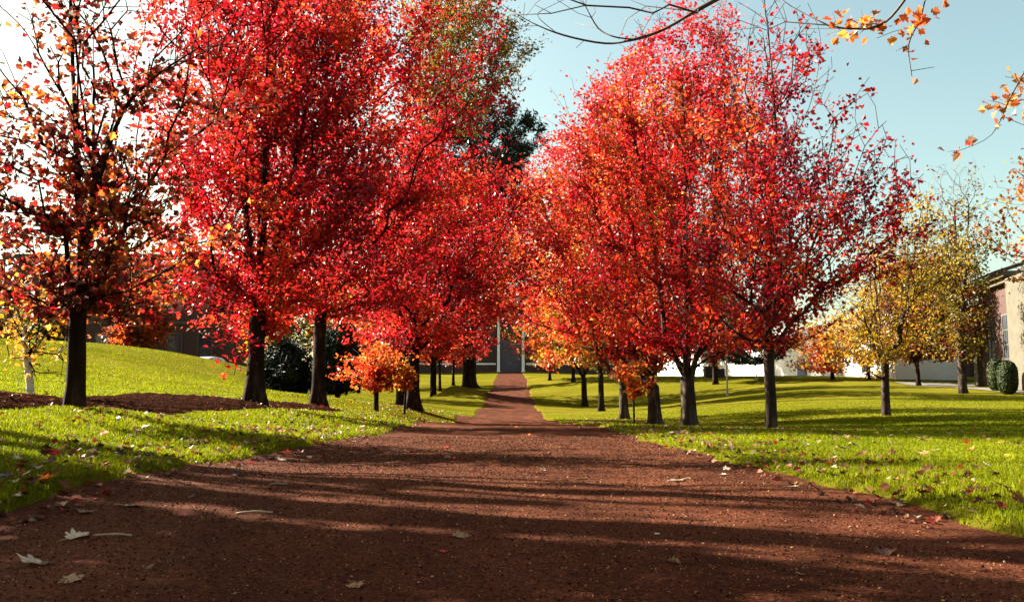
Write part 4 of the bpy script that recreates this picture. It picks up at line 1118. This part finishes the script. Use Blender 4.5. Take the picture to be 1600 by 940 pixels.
# dark sign block on the right lawn
p = at(1116, 588, 73); g = hz(p[0], 73)
sg = empty('dark_kiosk', (p[0], 73, g), 'dark low double block at the top of the right lawn', 'kiosk')
obj_bm('housing', boxes([(-.8, .25, -.4, .4, -.1, .9)], .06), M['box'], sg)
obj_bm('side_box', boxes([(.252, .8, -.35, .35, -.1, .72)], .05), M['box'], sg)
# lamp posts
def lamp(px, pyb, pyt, Y, label):
    p = at(px, pyb, Y); z = hz(p[0], Y); h = at(px, pyt, Y)[2] - z
    r = empty('lamp_post', (p[0], Y, z), label, 'lamp post')
    bm = bmesh.new(); cyl(bm, 0, 0, -.1, h, .05, .04, 12); cyl(bm, 0, 0, -.1, .3, .1, .06, 12); obj_bm('pole', bm, M['greymetal'], r)
    bm = bmesh.new(); cyl(bm, 0, 0, h, h + .35, .1, .17, 8); obj_bm('lantern', bm, M['white'], r)
    bm = bmesh.new(); cyl(bm, 0, 0, h + .35, h + .5, .2, .03, 8); obj_bm('cap', bm, M['metal'], r)
lamp(1136, 596, 500, 55, 'thin grey lamp post right of the dark kiosk')
lamp(1182, 592, 550, 66, 'short thin lamp post behind the tall thin maple')

# clipped shrubs by the brick hall
def shrub(px, pyb, pyt, wpx, Y, label, seed):
    p = at(px, pyb, Y); z = hz(p[0], Y); h = at(px, pyt, Y)[2] - z; w = wpx * Y / NF / 2
    r = empty('clipped_shrub', (p[0], Y, z), label, 'shrub', 'clipped shrubs by the brick hall')
    rng = np.random.default_rng(seed); n = 6000
    u = rng.normal(size=(n, 3)); u /= np.linalg.norm(u, axis=1, keepdims=True)
    u = np.sign(u) * np.abs(u) ** .75
    P = u * np.array([w, w, h / 2]) * (.86 + .14 * rng.random((n, 1))) + np.array([0, 0, h / 2])
    bm = bmesh.new(); bmesh.ops.create_icosphere(bm, subdivisions=3, radius=1, matrix=Matrix.Translation((0, 0, h / 2)) @ Matrix.Diagonal((w * .85, w * .85, h / 2 * .88, 1)))
    obj_bm('stems', bm, M['bark'], r)
    C = np.array([(0.03, .042, .008)]) * (.6 + .8 * rng.random((n, 1)))
    scatter('foliage', tmpl('kite'), P, u + rng.normal(size=(n, 3)) * .4, .1 * (0.6 + rng.random(n) * .7), C, M['needle'], r, rng)
shrub(1557, 600, 560, 24, 46, 'farther rounded clipped shrub by the brick hall', 1)
shrub(1575, 606, 563, 28, 43, 'nearer rounded clipped shrub by the brick hall', 2)

# pale pavement by the right buildings, laid on the ground
def strip(name, pts, w, label):
    P = np.array(pts, float); T = np.gradient(P, axis=0); T /= np.linalg.norm(T, axis=1, keepdims=True); N = np.stack([-T[:, 1], T[:, 0]], 1)
    V = []; k = 5
    for j in range(k):
        q = P + N * (w * (j / (k - 1) - .5)); V.append(np.stack([q[:, 0], q[:, 1], Hl(q[:, 0], q[:, 1]) + .03], 1))
    V = np.stack(V, 1).reshape(-1, 3); F = []
    for i in range(len(P) - 1):
        for j in range(k - 1): a = i * k + j; F.append((a, a + 1, a + k + 1, a + k))
    o = mesh_np(name, V, np.array(F), np.full(len(F), 4), M['cement'])
    tag(o, label, 'pavement', kind='structure')
t = np.linspace(0, 1, 40)
strip('pavement', np.stack([25.3 - 0.6 * t, 36 + 20 * t], 1), 1.1, 'pale pavement in front of the brick hall')
strip('side_pavement', np.stack([24.5 + 15 * t, 56.5 + 1 * t], 1), 2.2, 'pale pavement before the low brick wing')

# ---------------------------------------------------------------- light, sky, camera
SUN_EL = math.radians(32)
az = math.radians(24)                       # sun on the left, a little ahead of the camera
sd = Vector((-math.cos(az) * math.cos(SUN_EL), math.sin(az) * math.cos(SUN_EL), math.sin(SUN_EL)))
L = bpy.data.lights.new('sun', 'SUN'); L.energy = 5.0; L.angle = math.radians(.5); L.color = (1.0, .93, .80)
lo = bpy.data.objects.new('sun', L); COL.objects.link(lo)
lo.rotation_euler = sd.to_track_quat('Z', 'Y').to_euler(); lo.location = (-20, 10, 30)
w = bpy.data.worlds.new('World'); scene.world = w; w.use_nodes = True
nt = w.node_tree
bg = nt.nodes.get('Background') or nt.nodes.new('ShaderNodeBackground')
sky = nt.nodes.new('ShaderNodeTexSky'); sky.sky_type = 'NISHITA'; sky.sun_disc = False
sky.sun_elevation = SUN_EL
sky.sun_rotation = math.atan2(sd.x, sd.y)
sky.air_density = 1.0; sky.dust_density = 2.5; sky.ozone_density = 1.0
wb_ = nt.nodes.new('ShaderNodeMix'); wb_.data_type = 'RGBA'; wb_.blend_type = 'MULTIPLY'; wb_.inputs['Factor'].default_value = 1.0
wb_.inputs[7].default_value = (.93, .95, .69, 1)
nt.links.new(sky.outputs[0], wb_.inputs[6]); nt.links.new(wb_.outputs[2], bg.inputs['Color']); bg.inputs['Strength'].default_value = 0.05
out = nt.nodes.get('World Output'); nt.links.new(bg.outputs[0], out.inputs['Surface'])

cd = bpy.data.cameras.new('camera'); cam = bpy.data.objects.new('camera', cd); COL.objects.link(cam)
cam.location = (0, 0, EYE); cam.rotation_euler = (math.pi / 2 + PITCH, 0, 0)
cd.sensor_width = 36; cd.lens = 36 * NF / 1600; cd.clip_start = .05; cd.clip_end = 8000
scene.camera = cam
vs = scene.view_settings
vs.view_transform = 'Standard'; vs.look = 'None'; vs.gamma = 1; vs.use_curve_mapping = False; vs.exposure = 2.7
scene.cycles.max_bounces = 6; scene.cycles.diffuse_bounces = 3; scene.cycles.transmission_bounces = 4; scene.cycles.glossy_bounces = 2
scene.cycles.use_denoising = True
